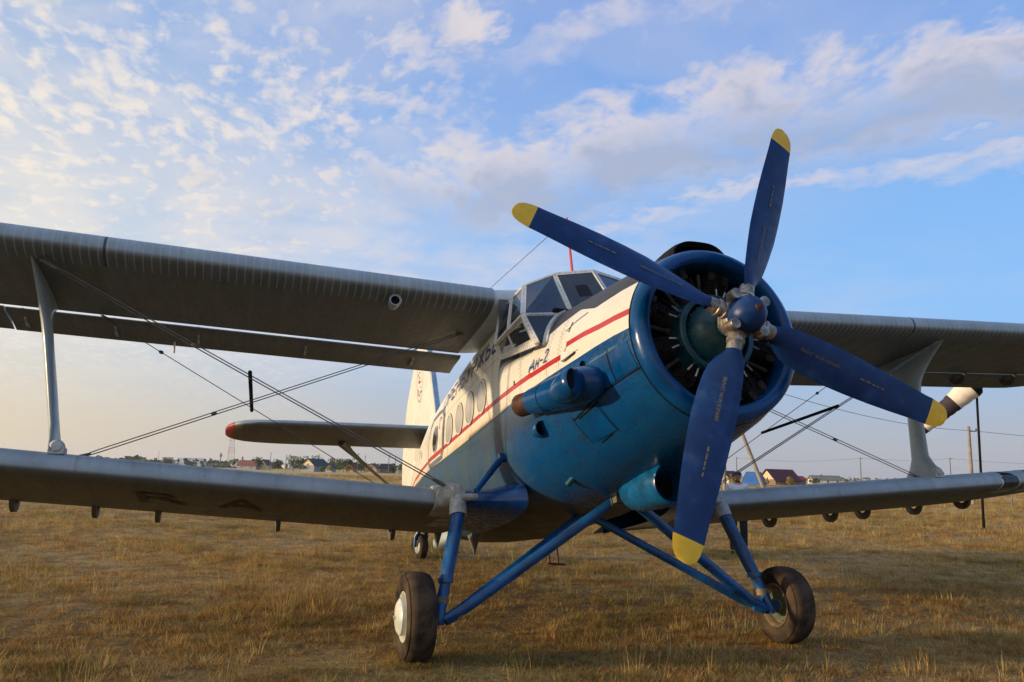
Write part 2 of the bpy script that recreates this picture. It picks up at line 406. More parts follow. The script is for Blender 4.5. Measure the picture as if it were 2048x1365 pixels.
def wing_material(name, ribs):
    m_ = bpy.data.materials.new(name); m_.use_nodes = True
    t = NT(m_.node_tree); b = t.n['Principled BSDF']
    c = t.new('ShaderNodeTexCoord').outputs['Object']
    x, y, z = t.sep(c)[0:3]
    n1 = t.noise(c, 2.5, 6, 0.65); n2 = t.noise(c, 22, 5, 0.65)
    stre = t.noise(t.vmath('MULTIPLY', c, (2.0, 9.0, 2.0)), 1.0, 5, 0.65)
    col = t.mix(t.step(n1, 0.35, 0.7), (0.25, 0.31, 0.335), (0.325, 0.385, 0.41))
    col = t.mix(t.step(stre, 0.5, 0.75, 0, 0.5), col, (0.19, 0.18, 0.155))
    col = t.mix(t.step(n2, 0.62, 0.74, 0, 0.55), col, (0.15, 0.145, 0.13))
    # downward faces mixed to dark olive: shade on the fabric underside put into colour
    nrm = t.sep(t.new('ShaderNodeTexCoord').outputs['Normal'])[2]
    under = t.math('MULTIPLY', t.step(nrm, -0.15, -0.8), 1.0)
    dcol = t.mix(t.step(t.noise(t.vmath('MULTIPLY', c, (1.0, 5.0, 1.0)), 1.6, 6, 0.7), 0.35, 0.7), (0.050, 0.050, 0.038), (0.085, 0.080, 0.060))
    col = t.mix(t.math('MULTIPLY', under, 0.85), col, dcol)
    h = t.math('MULTIPLY', t.noise(c, 3.0, 3, 0.5), 0.5)
    if ribs:
        f = t.math('FRACT', t.math('DIVIDE', t.math('ABSOLUTE', y), 0.075))
        e = t.math('ABSOLUTE', t.math('SUBTRACT', f, 0.5))
        line = t.math('MULTIPLY', t.step(e, 0.36, 0.47), t.step(x, -3.12, -3.05))
        col = t.mix(t.math('MULTIPLY', line, 0.27), col, (0.46, 0.53, 0.56))
        h = t.math('ADD', h, t.math('MULTIPLY', t.math('MULTIPLY', t.step(e, 0.0, 0.5, 0, 1), t.step(x, -3.12, -3.05)), 0.20))
        bd = None
        for yy in (4.6, 6.7):
            q = t.math('LESS_THAN', t.math('ABSOLUTE', t.math('SUBTRACT', t.math('ABSOLUTE', y), yy)), 0.012)
            bd = q if bd is None else t.math('MAXIMUM', bd, q)
        col = t.mix(t.math('MULTIPLY', bd, t.step(x, -3.12, -3.05)), col, (0.04, 0.04, 0.04))
    # rib stations show as faint ridges in the doped fabric
    f2 = t.math('FRACT', t.math('DIVIDE', t.math('ABSOLUTE', y), 0.33))
    a2 = t.math('ABSOLUTE', t.math('SUBTRACT', f2, 0.5))
    r2 = t.step(a2, 0.0, 0.5)
    h = t.math('ADD', h, t.math('MULTIPLY', t.math('MULTIPLY', r2, t.step(x, -3.0, -3.2)), 0.7))
    tape = t.math('MULTIPLY', t.math('GREATER_THAN', a2, 0.455), t.step(x, -3.0, -3.2))
    col = t.mix(t.math('MULTIPLY', tape, 0.22), col, (0.17, 0.165, 0.14))
    t.l.new(col, b.inputs['Base Color'])
    t.l.new(t.step(n2, 0.3, 0.7, 0.42, 0.62), b.inputs['Roughness'])
    b.inputs['Metallic'].default_value = 0.0
    bn = t.new('ShaderNodeBump'); bn.inputs['Strength'].default_value = 0.35; bn.inputs['Distance'].default_value = 0.012
    t.l.new(h, bn.inputs['Height']); t.l.new(bn.outputs[0], b.inputs['Normal'])
    return m_


M_FUS = fuselage_material()
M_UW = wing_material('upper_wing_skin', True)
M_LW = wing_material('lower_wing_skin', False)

# ================================================================== GROUND
def hill(x, y):
    # low rise with the old town beyond the field
    r = math.hypot(x, y)
    h = 0.0
    if r > 500:
        k = min(1, (r-500)/1500.0)
        h += 10*k*k*max(0, min(1, (250-y)/900.0)) * (1 if x < 0 else 0.3)
    return h


def build_ground():
    rs = [0]
    r = 0.5
    while r < 9000: rs.append(r); r *= 1.09 if r < 60 else 1.14
    n = 144; vs = [(0, 0, 0)]; fs = []
    for r in rs[1:]:
        for j in range(n):
            a = 2*PI*j/n; x = r*math.cos(a); y = r*math.sin(a)
            z = hill(x, y)
            if 12 < r < 900:
                z += 0.02*math.sin(x*.31+1)*math.cos(y*.27)*min(1, (r-12)/20)
            vs.append((x, y, z))
    for j in range(n): fs.append((0, 1+j, 1+(j+1) % n))
    for i in range(len(rs)-2):
        for j in range(n):
            fs.append((1+i*n+j, 1+(i+1)*n+j, 1+(i+1)*n+(j+1) % n, 1+i*n+(j+1) % n))
    m_ = bpy.data.materials.new('dry_steppe_ground'); m_.use_nodes = True
    t = NT(m_.node_tree); b = t.n['Principled BSDF']
    c = t.new('ShaderNodeNewGeometry').outputs['Position']
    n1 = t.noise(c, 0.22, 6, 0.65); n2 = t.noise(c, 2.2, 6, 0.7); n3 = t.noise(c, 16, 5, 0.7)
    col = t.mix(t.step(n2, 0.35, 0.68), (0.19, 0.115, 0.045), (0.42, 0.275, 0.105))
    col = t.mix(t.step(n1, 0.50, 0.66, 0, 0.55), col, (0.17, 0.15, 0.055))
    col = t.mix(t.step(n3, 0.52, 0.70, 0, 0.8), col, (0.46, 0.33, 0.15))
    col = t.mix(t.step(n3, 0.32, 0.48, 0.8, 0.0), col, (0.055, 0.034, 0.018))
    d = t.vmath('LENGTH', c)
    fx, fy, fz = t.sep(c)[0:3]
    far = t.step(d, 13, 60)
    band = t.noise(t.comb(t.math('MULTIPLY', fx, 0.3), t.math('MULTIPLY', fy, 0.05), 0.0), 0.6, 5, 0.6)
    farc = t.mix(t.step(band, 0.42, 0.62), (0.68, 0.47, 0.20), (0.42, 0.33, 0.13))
    col = t.mix(t.math('MULTIPLY', far, 0.85), col, farc)  # paler straw with distance: sunlit mid-field against shaded foreground, painted into the colour
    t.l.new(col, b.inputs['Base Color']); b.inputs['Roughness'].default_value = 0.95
    b.inputs['Specular IOR Level'].default_value = 0.1
    bn = t.new('ShaderNodeBump'); bn.inputs['Strength'].default_value = 0.9; bn.inputs['Distance'].default_value = 0.04
    t.l.new(t.math('ADD', n2, t.math('MULTIPLY', n3, 0.6)), bn.inputs['Height']); t.l.new(bn.outputs[0], b.inputs['Normal'])
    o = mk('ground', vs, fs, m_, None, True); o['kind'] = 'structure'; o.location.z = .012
    o['label'] = 'dry grassy steppe airfield reaching to the horizon'
    return o


build_ground()

# ================================================================== BIPLANE (body frame: x forward, y port, z up, origin at the propeller hub)
ROOT = empty('biplane', (2.0801, 0, 2.6996), (0, math.radians(-11.3108), 0))
tag(ROOT, 'parked radial-engined biplane with blue and cream fuselage, red stripe and four-blade propeller', 'airplane')

# ---- fuselage loft
ST = np.array([(-.365,.69,.69,-.69,2.0,2.0),(-.55,.735,.735,-.735,2.0,2.0),(-.80,.775,.775,-.775,2.0,2.0),(-1.2,.82,.82,-.83,2.05,2.05),
 (-1.6,.86,.86,-.89,2.15,2.2),(-1.94,.885,.90,-.93,2.25,2.4),(-1.97,.888,.42,-.93,7,2.4),(-2.40,.90,.49,-.955,8,2.8),
 (-2.84,.90,.57,-.965,8,3.0),(-2.87,.90,1.20,-.965,4.0,3.0),(-3.2,.90,1.22,-.97,4.5,3.2),(-4.2,.895,1.23,-.97,4.5,3.2),
 (-5.0,.89,1.27,-.96,3.6,3.2),(-6.0,.86,1.27,-.88,3.2,3.0),(-7.0,.78,1.27,-.72,3.0,2.8),(-8.0,.66,1.26,-.50,2.7,2.6),
 (-9.0,.50,1.24,-.24,2.5,2.4),(-10.,.34,1.22,.02,2.3,2.2),(-11.,.18,1.20,.28,2.2,2.0),(-11.5,.08,1.15,.42,2.0,2.0)])


def sec(x):
    xs = -ST[:, 0]
    i = int(np.clip(np.searchsorted(xs, -x)-1, 0, len(xs)-2))
    t = (-x-xs[i])/(xs[i+1]-xs[i])
    return ST[i, 1:]*(1-t)+ST[i+1, 1:]*t


def loft_pt(x, a, off=0.0):
    w_, zt, zb, nt, nb = sec(x)
    c, s = math.cos(a), math.sin(a)
    n = nt if s >= 0 else nb; h = zt if s >= 0 else -zb
    y = w_*np.sign(c)*abs(c)**(2/n); z = np.sign(s)*h*abs(s)**(2/n)
    if off:
        r = math.hypot(y, z); y += off*y/r; z += off*z/r
    return (x, y, z)


def side_y(x, z, off=0.0):
    w_, zt, zb, nt, nb = sec(x)
    n = nt if z >= 0 else nb; h = zt if z >= 0 else -zb
    q = min(0.999, abs(z)/h)
    return w_*(1-q**n)**(1/n) + off


xs = sorted(set([round(v, 4) for v in ST[:, 0]] + [round(v, 3) for v in np.arange(-.45, -11.4, -.16) if not -2.9 < v < -1.9]), reverse=True)
NA = 260
vs = []
for x in xs:
    for j in range(NA): vs.append(loft_pt(x, 2*PI*j/NA))
fs = grid_faces(len(xs), NA, True)
fs.append(tuple((len(xs)-1)*NA+j for j in range(NA)))
mk('fuselage', vs, fs, M_FUS, ROOT, 35)

# ---- engine cowling nose ring
g = G()
prof = [(-.366, .689), (-.345, .688), (-.31, .680), (-.282, .665), (-.262, .640), (-.254, .612), (-.258, .590), (-.272, .573), (-.30, .563), (-.36, .562), (-.45, .575), (-.62, .62)]
g.lathe(prof, n=96)
g.build('cowling_ring', M_BLUE, ROOT, 60)
g = G(); g.lathe([(-.60, .66), (-.66, .45), (-.70, .02)], n=48); g.build('engine_baffle', M_BLACK, ROOT)
# hairline gap behind the ring
g = G(); g.lathe([(-.361, .6925), (-.372, .6945)], n=96); g.build('cowling_gap_strip', M_BLACK, ROOT)

# ---- radial engine: nine finned cylinders, pushrod tubes, gear case
cyl = G()
for k in range(13):
    z0 = .30+k*.021
    cyl.lathe([(z0, .070), (z0+.004, .092), (z0+.008, .092), (z0+.012, .070)], axis='z', n=20)
cyl.lathe([(.26, .068), (.58, .068), (.60, .05), (.605, .0)], axis='z', n=20)
cyl.box((.02, .06, .545), (.06, .028, .05)); cyl.box((.02, -.06, .545), (.06, .028, .05))
c0 = None
prod = G()
for s_ in (-1, 1):
    prod.tube([(.05, s_*.022+.0, .300), (.040, s_*.040, .395)], .009, 8, m=0)
    prod.tube([(.0405, s_*.039, .388), (.033, s_*.052, .47)], .0135, 8, m=1)
p0 = None
for k in range(9):
    a = 2*PI*(k+.5)/9 + .06
    R = Matrix.Rotation(a, 4, 'X')
    if c0 is None:
        c0 = cyl.build('engine_cylinder', M_DARKMET, ROOT, 30); o = c0
        p0 = prod.build('pushrod_pair', None, ROOT, 40, [M_STEEL, M_BLACK]); p = p0
    else:
        o = c0.copy(); COL.objects.link(o); p = dup_tree(p0, ROOT)
    o.matrix_basis = Matrix.Translation((-.50, 0, 0)) @ R
    p.matrix_basis = Matrix.Translation((-.40, 0, 0)) @ R
ip = G(); ip.tube([(.02, 0, .33), (.05, 0, .52)], .016, 8); ip.lathe([(-.01, .026), (.02, .026)], (.02, 0, .335), 'z', 10, cap=True)
i0 = None
for k in range(9):
    a = 2*PI*k/9 + .06
    o = ip.build('ignition_conduit', M_DARKMET, ROOT) if i0 is None else i0.copy()
    if i0 is None: i0 = o
    else: COL.objects.link(o)
    o.matrix_basis = Matrix.Translation((-.47, 0, 0)) @ Matrix.Rotation(a, 4, 'X')
g = G()
g.lathe([(-.60, .34), (-.36, .315), (-.31, .312), (-.298, .300), (-.300, .268), (-.325, .262)], n=48)
for k in range(9):
    a = 2*PI*(k+.5)/9+.06
    for q in (-.075, .075): g.box((-.345, -.308*math.sin(a+q), .308*math.cos(a+q)), (.020, .016, .014), R=Matrix.Rotation(a+q, 3, 'X'))
g.build('cam_case_ring', M_TEAL, ROOT)
g = G()
g.lathe([(-.40, .250), (-.33, .240), (-.28, .222), (-.23, .190), (-.19, .150), (-.175, .118), (-.17, .085), (-.05, .068), (-.02, .068)], n=48)
for k in range(18):
    a = 2*PI*k/18+.1; g.lathe([(-.012, .010), (.0, .010), (.001, .0)], (-.318, .236*math.cos(a), .236*math.sin(a)), 'x', 6)
g.build('gear_case', M_TEAL, ROOT)

# ---- propeller
BL = [(.24, 0.105, 40), (.28, 0.125, 37), (.34, 0.203, 34), (.40, 0.241, 31), (.48, 0.268, 29), (.59, 0.289, 26), (.77, 0.304, 21), (.95, 0.297, 18), (1.15, 0.280, 15), (1.32, 0.257, 13), (1.5, 0.227, 11), (1.60, 0.214, 10), (1.645, 0.213, 10), (1.68, 0.203, 9), (1.73, 0.182, 9), (1.765, 0.148, 9), (1.788, 0.102, 9), (1.80, 0.032, 9)]
AF = [(-.5, 0), (-.44, .35), (-.3, .75), (-.1, 1), (.12, .92), (.32, .62), (.46, .25), (.5, 0), (.42, -.22), (.1, -.32), (-.25, -.32), (-.45, -.18)]


def interp(tab, r, k):
    for i in range(len(tab)-1):
        if tab[i][0] <= r <= tab[i+1][0]:
            t = (r-tab[i][0])/(tab[i+1][0]-tab[i][0]); return tab[i][k]*(1-t)+tab[i+1][k]*t
    return tab[-1][k]


def blade_frame(r):
    ch = interp(BL, r, 1); be = math.radians(interp(BL, r, 2))
    # blade axis along +Z, chord direction cos*(-Y)+sin*X ; normal faces forward
    return ch, Vector((math.sin(be), -math.cos(be), 0)), Vector((math.cos(be), math.sin(be), 0))


def blade_thick(r):
    return max(.004, .060*(1-(r-.24)/1.56)**1.1 + .006) if r < 1.7 else .008


vs, fmat = [], []
rr = [b[0] for b in BL]
for r in rr:
    ch, cd, nd = blade_frame(r); th = blade_thick(r)
    if r < .27: th = .10
    elif r < .33: th = .085
    elif r < .4: th = .07
    for (a, b) in AF:
        p = cd*((a-.115*min(1, max(0, (r-.26)/.15)))*ch) + nd*(b*th*.55) + Vector((0, 0, r + (.02*a if 1.61 < r < 1.66 else 0)))
        vs.append(tuple(p))
nf = len(AF)
fs = grid_faces(len(rr), nf, True)
fmat = []
for i in range(len(rr)-1): fmat += [1 if rr[i] >= 1.645 else 0]*nf
fs.append(tuple((len(rr)-1)*nf+j for j in range(nf))); fmat.append(1)
fs.append(tuple(range(nf))[::-1]); fmat.append(0)


def text_mesh(s, size, shear=0.0):
    cu = bpy.data.curves.new('lettering', 'FONT'); cu.body = s; cu.size = size; cu.shear = shear
    cu.align_x = 'LEFT'; cu.resolution_u = 3; cu.offset = 0
    o = bpy.data.objects.new('lettering', cu); COL.objects.link(o)
    bpy.context.view_layer.update()
    dg = bpy.context.evaluated_depsgraph_get()
    me = bpy.data.meshes.new_from_object(o.evaluated_get(dg))
    bm = bmesh.new(); bm.from_mesh(me)
    xs_ = [q.co.x for q in bm.verts]; ys_ = [q.co.y for q in bm.verts]
    for i in range(1, 8):
        bmesh.ops.bisect_plane(bm, geom=bm.verts[:]+bm.edges[:]+bm.faces[:], plane_co=(0, min(ys_)+(max(ys_)-min(ys_))*i/8, 0), plane_no=(0, 1, 0))
    bm.verts.ensure_lookup_table(); bm.verts.index_update()
    v = [tuple(p.co) for p in bm.verts]; f = [tuple(p.index for p in q.verts) for q in bm.faces]
    bm.free()
    bpy.data.objects.remove(o); bpy.data.meshes.remove(me)
    return v, f


def fit(v, w0, h0):
    xs_ = [p[0] for p in v]; ys_ = [p[1] for p in v]
    return [((p[0]-min(xs_))/(max(xs_)-min(xs_))*w0, (p[1]-min(ys_))/(max(ys_)-min(ys_))*h0) for p in v]


tv, tf = text_mesh('ВИНТ N:W 02068Я', .03)
tv = fit(tv, .33, .026)
bt = G()
pv = []
for (a, b) in tv:
    r = .50 + a; ch, cd, nd = blade_frame(r)
    pv.append(tuple(cd*(-.10*ch + b) + nd*(blade_thick(r)*.55*1.0 + .004) + Vector((0, 0, r))))
bt.add(pv, tf)
# second, worn row: only broken dashes are left of it
for (r0, l) in ((1.02, .035), (1.065, .05), (1.125, .03), (1.165, .02), (1.20, .03)):
    q = []
    for r in (r0, r0+l):
        ch, cd, nd = blade_frame(r)
        for b in (.0, .012): q.append(tuple(cd*(-.035+b) + nd*(blade_thick(r)*.55+.004) + Vector((0, 0, r))))
    bt.add(q, [(0, 1, 3, 2)])
cuff = G()
cuff.lathe([(.05, .056), (.12, .057), (.125, .064), (.145, .064), (.15, .057), (.175, .057), (.18, .065), (.20, .065), (.205, .055), (.255, .054), (.27, .051)], axis='z', n=28)
cuff.lathe([(.205, .060), (.212, .060)], axis='z', n=28)
cw = G()
cw.lathe([(.045, .040), (.050, .044), (.125, .044), (.132, .040), (.133, .001)], (0, 0, 0), 'x', 24)
cw.lathe([(.045, .0), (.045, .040)], (0, 0, 0), 'x', 24)
PH = 0.36369
b0 = None
for k in range(4):
    a = PI-PH-k*PI/2
    ey, ez = math.cos(a), math.sin(a)
    th = math.atan2(-ey, ez)
    R = Matrix.Rotation(th, 4, 'X')
    if b0 is None:
        b0 = mk('propeller_blade', vs, fs, None, ROOT, True, [M_DBLUE, M_YEL], fmat)
        b0.data.set_sharp_from_angle(angle=math.radians(50))
        l0 = bt.build('blade_lettering', M_BTXT, b0, False); l0['kind'] = 'stuff'
        k0 = cuff.build('blade_clamp', M_SIL, ROOT, 35)
        # counterweight: arm + round weight, swung clockwise from the blade
        ca = Matrix.Rotation(math.radians(0), 3, 'X')
        cwg = G()
        # local frame: blade along +Z ; seen from the front clockwise is towards +Y here
        cy, cz = .092, .134
        cwg.lathe([(.045, .001), (.045, .036), (.050, .040), (.125, .040), (.132, .037), (.134, .001)], (0, cy, cz), 'x', 24)
        cwg.bar((.03, .03, .10), (.05, cy, cz), .05, .045, up=(1, 0, 0))
        w0 = cwg.build('counterweight', M_SIL, ROOT, 35)
        o, q, c_ = b0, k0, w0
    else:
        o = dup_tree(b0, ROOT); q = k0.copy(); COL.objects.link(q); c_ = w0.copy(); COL.objects.link(c_)
    for z_ in (o, q, c_): z_.matrix_basis = R
g = G()
g.lathe([(-.12, .06), (-.10, .125), (-.02, .14), (.03, .125), (.04, .10)], n=36)
g.build('propeller_hub', M_SIL, ROOT)
g = G()
g.lathe([(-.02, .120), (.02, .128), (.06, .132), (.10, .131), (.135, .123), (.17, .106), (.20, .082), (.222, .052), (.231, .022), (.232, .001)], n=48)
sp = g.build('spinner', M_DBLUE, ROOT, 60)
g = G(); g.lathe([(.222, .030), (.236, .028), (.240, .02), (.241, .001)], n=20); g.lathe([(.24, .012), (.250, .012), (.251, .001)], n=6)
g.build('spinner_cap', M_RUST, sp)

# ---- top air scoop, black
g = G(); vs = []
for (x, hw, zt_) in ((-.40, .20, .80), (-.47, .215, .815), (-.60, .215, .83), (-.85, .20, .845), (-1.1, .14, .835), (-1.25, .06, .80)):
    for j in range(17):
        s_ = -1+2*j/16
        vs.append((x, hw*1.25*s_, .66+(zt_-.66)*(1-abs(s_)**3.2)**.8 if abs(s_) < 1 else .62))
g.add(vs, grid_faces(6, 17))
g.add([vs[j] for j in range(17)] + [(-.44, v[1]*.9, .66+(v[2]-.66)*.8) for v in vs[:17]], grid_faces(2, 17))
g.build('carburettor_scoop', M_BLACK, ROOT)


# ---- panels on the nose: patches standing 5 mm proud, with dark gaps round them
def ang_of(x, z, side):
    y = side_y(x, z)*side
    w_, zt, zb, nt, nb = sec(x)
    n = nt if z >= 0 else nb; h = zt if z >= 0 else -zb
    s = math.copysign((abs(z)/h)**(n/2), z); c = math.copysign((abs(y)/w_)**(n/2), y)
    return math.atan2(s, c)


def patch(name, quad, side, off, material, parent=ROOT, nu=9, nv=9, thick=.006):
    """quad: four (x,z) corners on the side of the fuselage"""
    def P(u, v, o):
        (x0, z0), (x1, z1), (x2, z2), (x3, z3) = quad
        x = (1-u)*(1-v)*x0+u*(1-v)*x1+u*v*x2+(1-u)*v*x3
        z = (1-u)*(1-v)*z0+u*(1-v)*z1+u*v*z2+(1-u)*v*z3
        y = side_y(x, z)
        n = Vector((0, y/(sec(x)[0]**2), z/(sec(x)[1]**2))).normalized()
        return (x, side*(y+n.y*o), z+n.z*o)
    top = [P(i/(nu-1), j/(nv-1), off) for i in range(nu) for j in range(nv)]
    bot = [P(i/(nu-1), j/(nv-1), off-thick-.004) for i in range(nu) for j in range(nv)]
    N = nu*nv; f = grid_faces(nu, nv)
    edge = [i*nv for i in range(nu)] + [(nu-1)*nv+j for j in range(1, nv)] + [i*nv+nv-1 for i in range(nu-2, -1, -1)] + [j for j in range(nv-2, 0, -1)]
    f += [(edge[i], edge[(i+1) % len(edge)], N+edge[(i+1) % len(edge)], N+edge[i]) for i in range(len(edge))]
    return mk(name, top+bot, f, material, parent, 30)


def strip(pts, wd, side, off, material, name='panel_gap', parent=ROOT, closed=False):
    """thin band along (x,z) points on the fuselage side"""
    P = [];
    seq = pts + ([pts[0]] if closed else [])
    for (a, b) in zip(seq[:-1], seq[1:]):
        n = max(1, int(math.hypot(b[0]-a[0], b[1]-a[1])/.06))
        for i in range(n): P.append((a[0]+(b[0]-a[0])*i/n, a[1]+(b[1]-a[1])*i/n))
    P.append(seq[-1])
    g = G(); vv = []
    for i, p in enumerate(P):
        q0 = P[max(i-1, 0)]; q1 = P[min(i+1, len(P)-1)]
        if closed and i in (0, len(P)-1): q0 = P[-2]; q1 = P[1]
        d = Vector((q1[0]-q0[0], q1[1]-q0[1])).normalized(); n = Vector((-d.y, d.x))
        for s_ in (-.5, .5):
            x = p[0]+n.x*wd*s_; z = p[1]+n.y*wd*s_
            vv.append((x, side*side_y(x, z, off), z))
    g.add(vv, grid_faces(len(P), 2))
    return g.build(name, material, parent, False)


for side in (-1, 1):
    patch('access_panel', [(-.41, -.075), (-.64, -.09), (-.64, -.30), (-.385, -.275)], side, .006, M_BLUE)
    patch('access_panel', [(-.66, -.09), (-.94, -.10), (-.945, -.33), (-.66, -.305)], side, .006, M_BLUE)
    patch('access_panel', [(-1.00, -.40), (-1.34, -.45), (-1.30, -.61), (-.985, -.585)], side, .007, M_BLUE)
    strip([(-.37, -.288), (-.65, -.318), (-.97, -.350), (-1.38, -.43)], .009, side, .0068, M_GAP)
    strip([(-.65, -.06), (-.65, -.315)], .007, side, .0068, M_GAP)
    strip([(-.955, -.16), (-.965, -.34), (-.975, -.39), (-.98, -.60)], .006, side, .0068, M_GAP)
    strip([(-1.38, -.40), (-1.34, -.62)], .010, side, .004, M_GAP)
    strip([(-.98, -.383), (-1.30, -.432)], .012, side, .0072, M_GAP)
    strip([(-1.06, -.60), (-1.26, -.632)], .007, side, .0072, M_GAP)
    strip([(-1.275, .22), (-1.28, .06)], .012, side, .004, M_FRAME)
    strip([(-1.275, .30), (-1.262, .39)], .014, side, .006, M_BLACK)
    strip([(-1.02, .385), (-1.20, .37), (-1.34, .33)], .010, side, .004, M_UNDER)
    # wedge vent on the cream side panel
    y0 = side_y(-1.2, .08)*side
    g = G()
    g.add([(-1.05, side*side_y(-1.05, .075, .003), .075), (-1.29, side*side_y(-1.29, .125, .035), .12), (-1.29, side*side_y(-1.29, .04, .035), .045), (-1.29, side*side_y(-1.29, .12), .125), (-1.29, side*side_y(-1.29, .04), .035)], [(0, 1, 2), (0, 3, 1), (0, 2, 4), (1, 3, 4, 2)])
    g.build('cooling_vent', M_FRAME, ROOT, False)
    strip([(-1.10, .062), (-1.27, .047)], .020, side, .012, M_BLACK, 'vent_opening')

# exhaust collector and its shroud (starboard)
g = G()
ax0 = Vector((-1.95, -.985, -.155)); ax1 = Vector((-.93, -.80, -.25))
dax = (ax1-ax0).normalized()
Rex = Vector((1, 0, 0)).rotation_difference(dax).to_matrix()
g.lathe([(.20, .106), (.22, .112), (.45, .128), (.62, .140), (.80, .149), (.97, .148), (1.08, .135), (1.17, .10), (1.22, .05), (1.225, .003)], tuple(ax0), 'x', 36, R=Rex)
ex = g.build('exhaust_shroud', M_BLUE, ROOT, 50)
g = G()
g.lathe([(.46, .1305), (.475, .1315)], tuple(ax0), 'x', 36, R=Rex); g.build('shroud_band', M_BLACK, ex)
g = G()
g.lathe([(.30, .096), (.20, .100), (.0, .102), (.0, .096), (.22, .092), (.25, .0)], tuple(ax0), 'x', 28, R=Rex)
g.build('exhaust_pipe', M_RUST, ROOT)
# teardrop intake on the shroud
g = G()
pc_ = ax0 + dax*.70
for (t_, r1, r2) in ():
    pass
vs = []
nsc = 24
for (x_, oy, ry, rz) in ((-1.26, -.90, .05, .03), (-1.18, -.93, .09, .075), (-1.05, -.945, .115, .105), (-.92, -.955, .120, .115), (-.82, -.965, .108, .108), (-.775, -.990, .066, .097), (-.765, -.998, .042, .084), (-.80, -.998, .030, .074)):
    for j in range(nsc):
        a = 2*PI*j/nsc
        vs.append((x_, oy+ry*math.cos(a), -.275+rz*math.sin(a)))
g.add(vs, grid_faces(8, nsc, True))
g.build('shroud_intake', M_BLUE, ex, 60)
g = G(); g.lathe([(0, .0), (.001, .060)], (-.798, -.998, -.275), 'x', 20, R=Matrix.Diagonal((1, .53, 1.27))); g.build('intake_mouth', M_BLACK, ex)


def scoop(name, x, z, side, ln, r, material, mouth=True):
    y = side_y(x, z)*side
    g = G()
    vs = []
    for (t_, k) in ((-ln, .25), (-ln*.7, .72), (-ln*.3, .95), (0, 1.0), (.012, .95), (0, .80), (-ln*.25, .6)):
        for j in range(20):
            a = 2*PI*j/20
            vs.append((x+t_, y+side*(.35*r)+r*.9*k*math.cos(a), z+r*k*math.sin(a)))
    g.add(vs, grid_faces(7, 20, True))
    o = g.build(name, material, ROOT, 60)
    g = G(); g.lathe([(0, 0.0), (.0005, r*.72)], (x-ln*.22, y+side*.35*r, z), 'x', 18); g.build('scoop_mouth', M_BLACK, o)
    return o


scoop('cooling_scoop', -1.83, -.385, -1, .20, .070, M_BLUE)
scoop('cooling_scoop', -.985, -.085, -1, .13, .036, M_BLUE)
scoop('cooling_scoop', -1.83, -.385, 1, .20, .070, M_BLUE)
g = G(); g.tube([(-1.93, -.52, -.76), (-1.99, -.58, -.84)], .028, 12); g.build('drain_pipe', M_TEAL, ROOT)

# oil cooler duct under the nose
g = G()
Roc = Matrix.Rotation(math.radians(4), 3, 'Y')
g.lathe([(0.62, .150), (.64, .168), (.62, .178), (.50, .182), (.30, .19), (.12, .192), (.0, .175), (-.08, .11), (-.10, .0)], (-1.82, 0, -.905), 'x', 44, R=Roc)
g.lathe([(.62, .150), (.35, .145)], (-1.82, 0, -.905), 'x', 44, R=Roc)
oc = g.build('oil_cooler_duct', mat('worn_light_blue_paint', (0.002, 0.088, 0.225), 0.28, var=0.25, vscale=6, bump=0.1, bscale=9, dirt=(0.012, .065, .13), dscale=5), ROOT, 50)
g = G(); g.lathe([(.36, .0), (.361, .147)], (-1.82, 0, -.905), 'x', 32, R=Roc); g.build('duct_core', M_BLACK, oc)

# ---- cockpit glazing
CA = {}
base = dict(A=(-2.43, .40, 1.375), M=(-1.99, .43, .775), C=(-2.46, .72, 1.23), D=(-1.90, .95, .685), E=(-3.12, .76, 1.215), F=(-2.75, .945, .70), LF=(-1.70, .90, .342), LR=(-2.72, .905, .545))
B = Vector((-2.345, 0, 1.415)); M0 = Vector((-1.90, 0, .84))


def V(k, s): p = base[k]; return Vector((p[0], s*p[1], p[2]))


def pane(name, poly, inset=0.0, th=.004):
    c = sum(poly, Vector())/len(poly)
    n = (poly[1]-poly[0]).cross(poly[2]-poly[0]).normalized()
    q = [p + (c-p).normalized()*inset for p in poly]
    k = len(q)
    g = G()
    g.add([tuple(p) for p in q]+[tuple(p-n*th) for p in q], [tuple(range(k)), tuple(range(2*k-1, k-1, -1))]+[(i, i+k, (i+1) % k+k, (i+1) % k) for i in range(k)])
    return g.build(name, M_GLASS, ROOT, False)


frame = G()
rivg = G()


def fbar(a, b, wd=.05, th=.028, n=(0, 0, 1), rivets=True):
    wd = wd*.82; th = th*.8
    frame.bar(a, b, wd, th, n)
    a = Vector(a); b = Vector(b); L_ = (b-a).length
    if rivets:
        d = (b-a).normalized(); up_ = Vector(n); sd = d.cross(up_).normalized(); u = sd.cross(d)
        for i in range(1, int(L_/.055)):
            p = a + d*(i*.055) + u*(th/2)
            rivg.box(p, (.004, .004, .0015), R=Matrix((d, sd, u)).transposed())


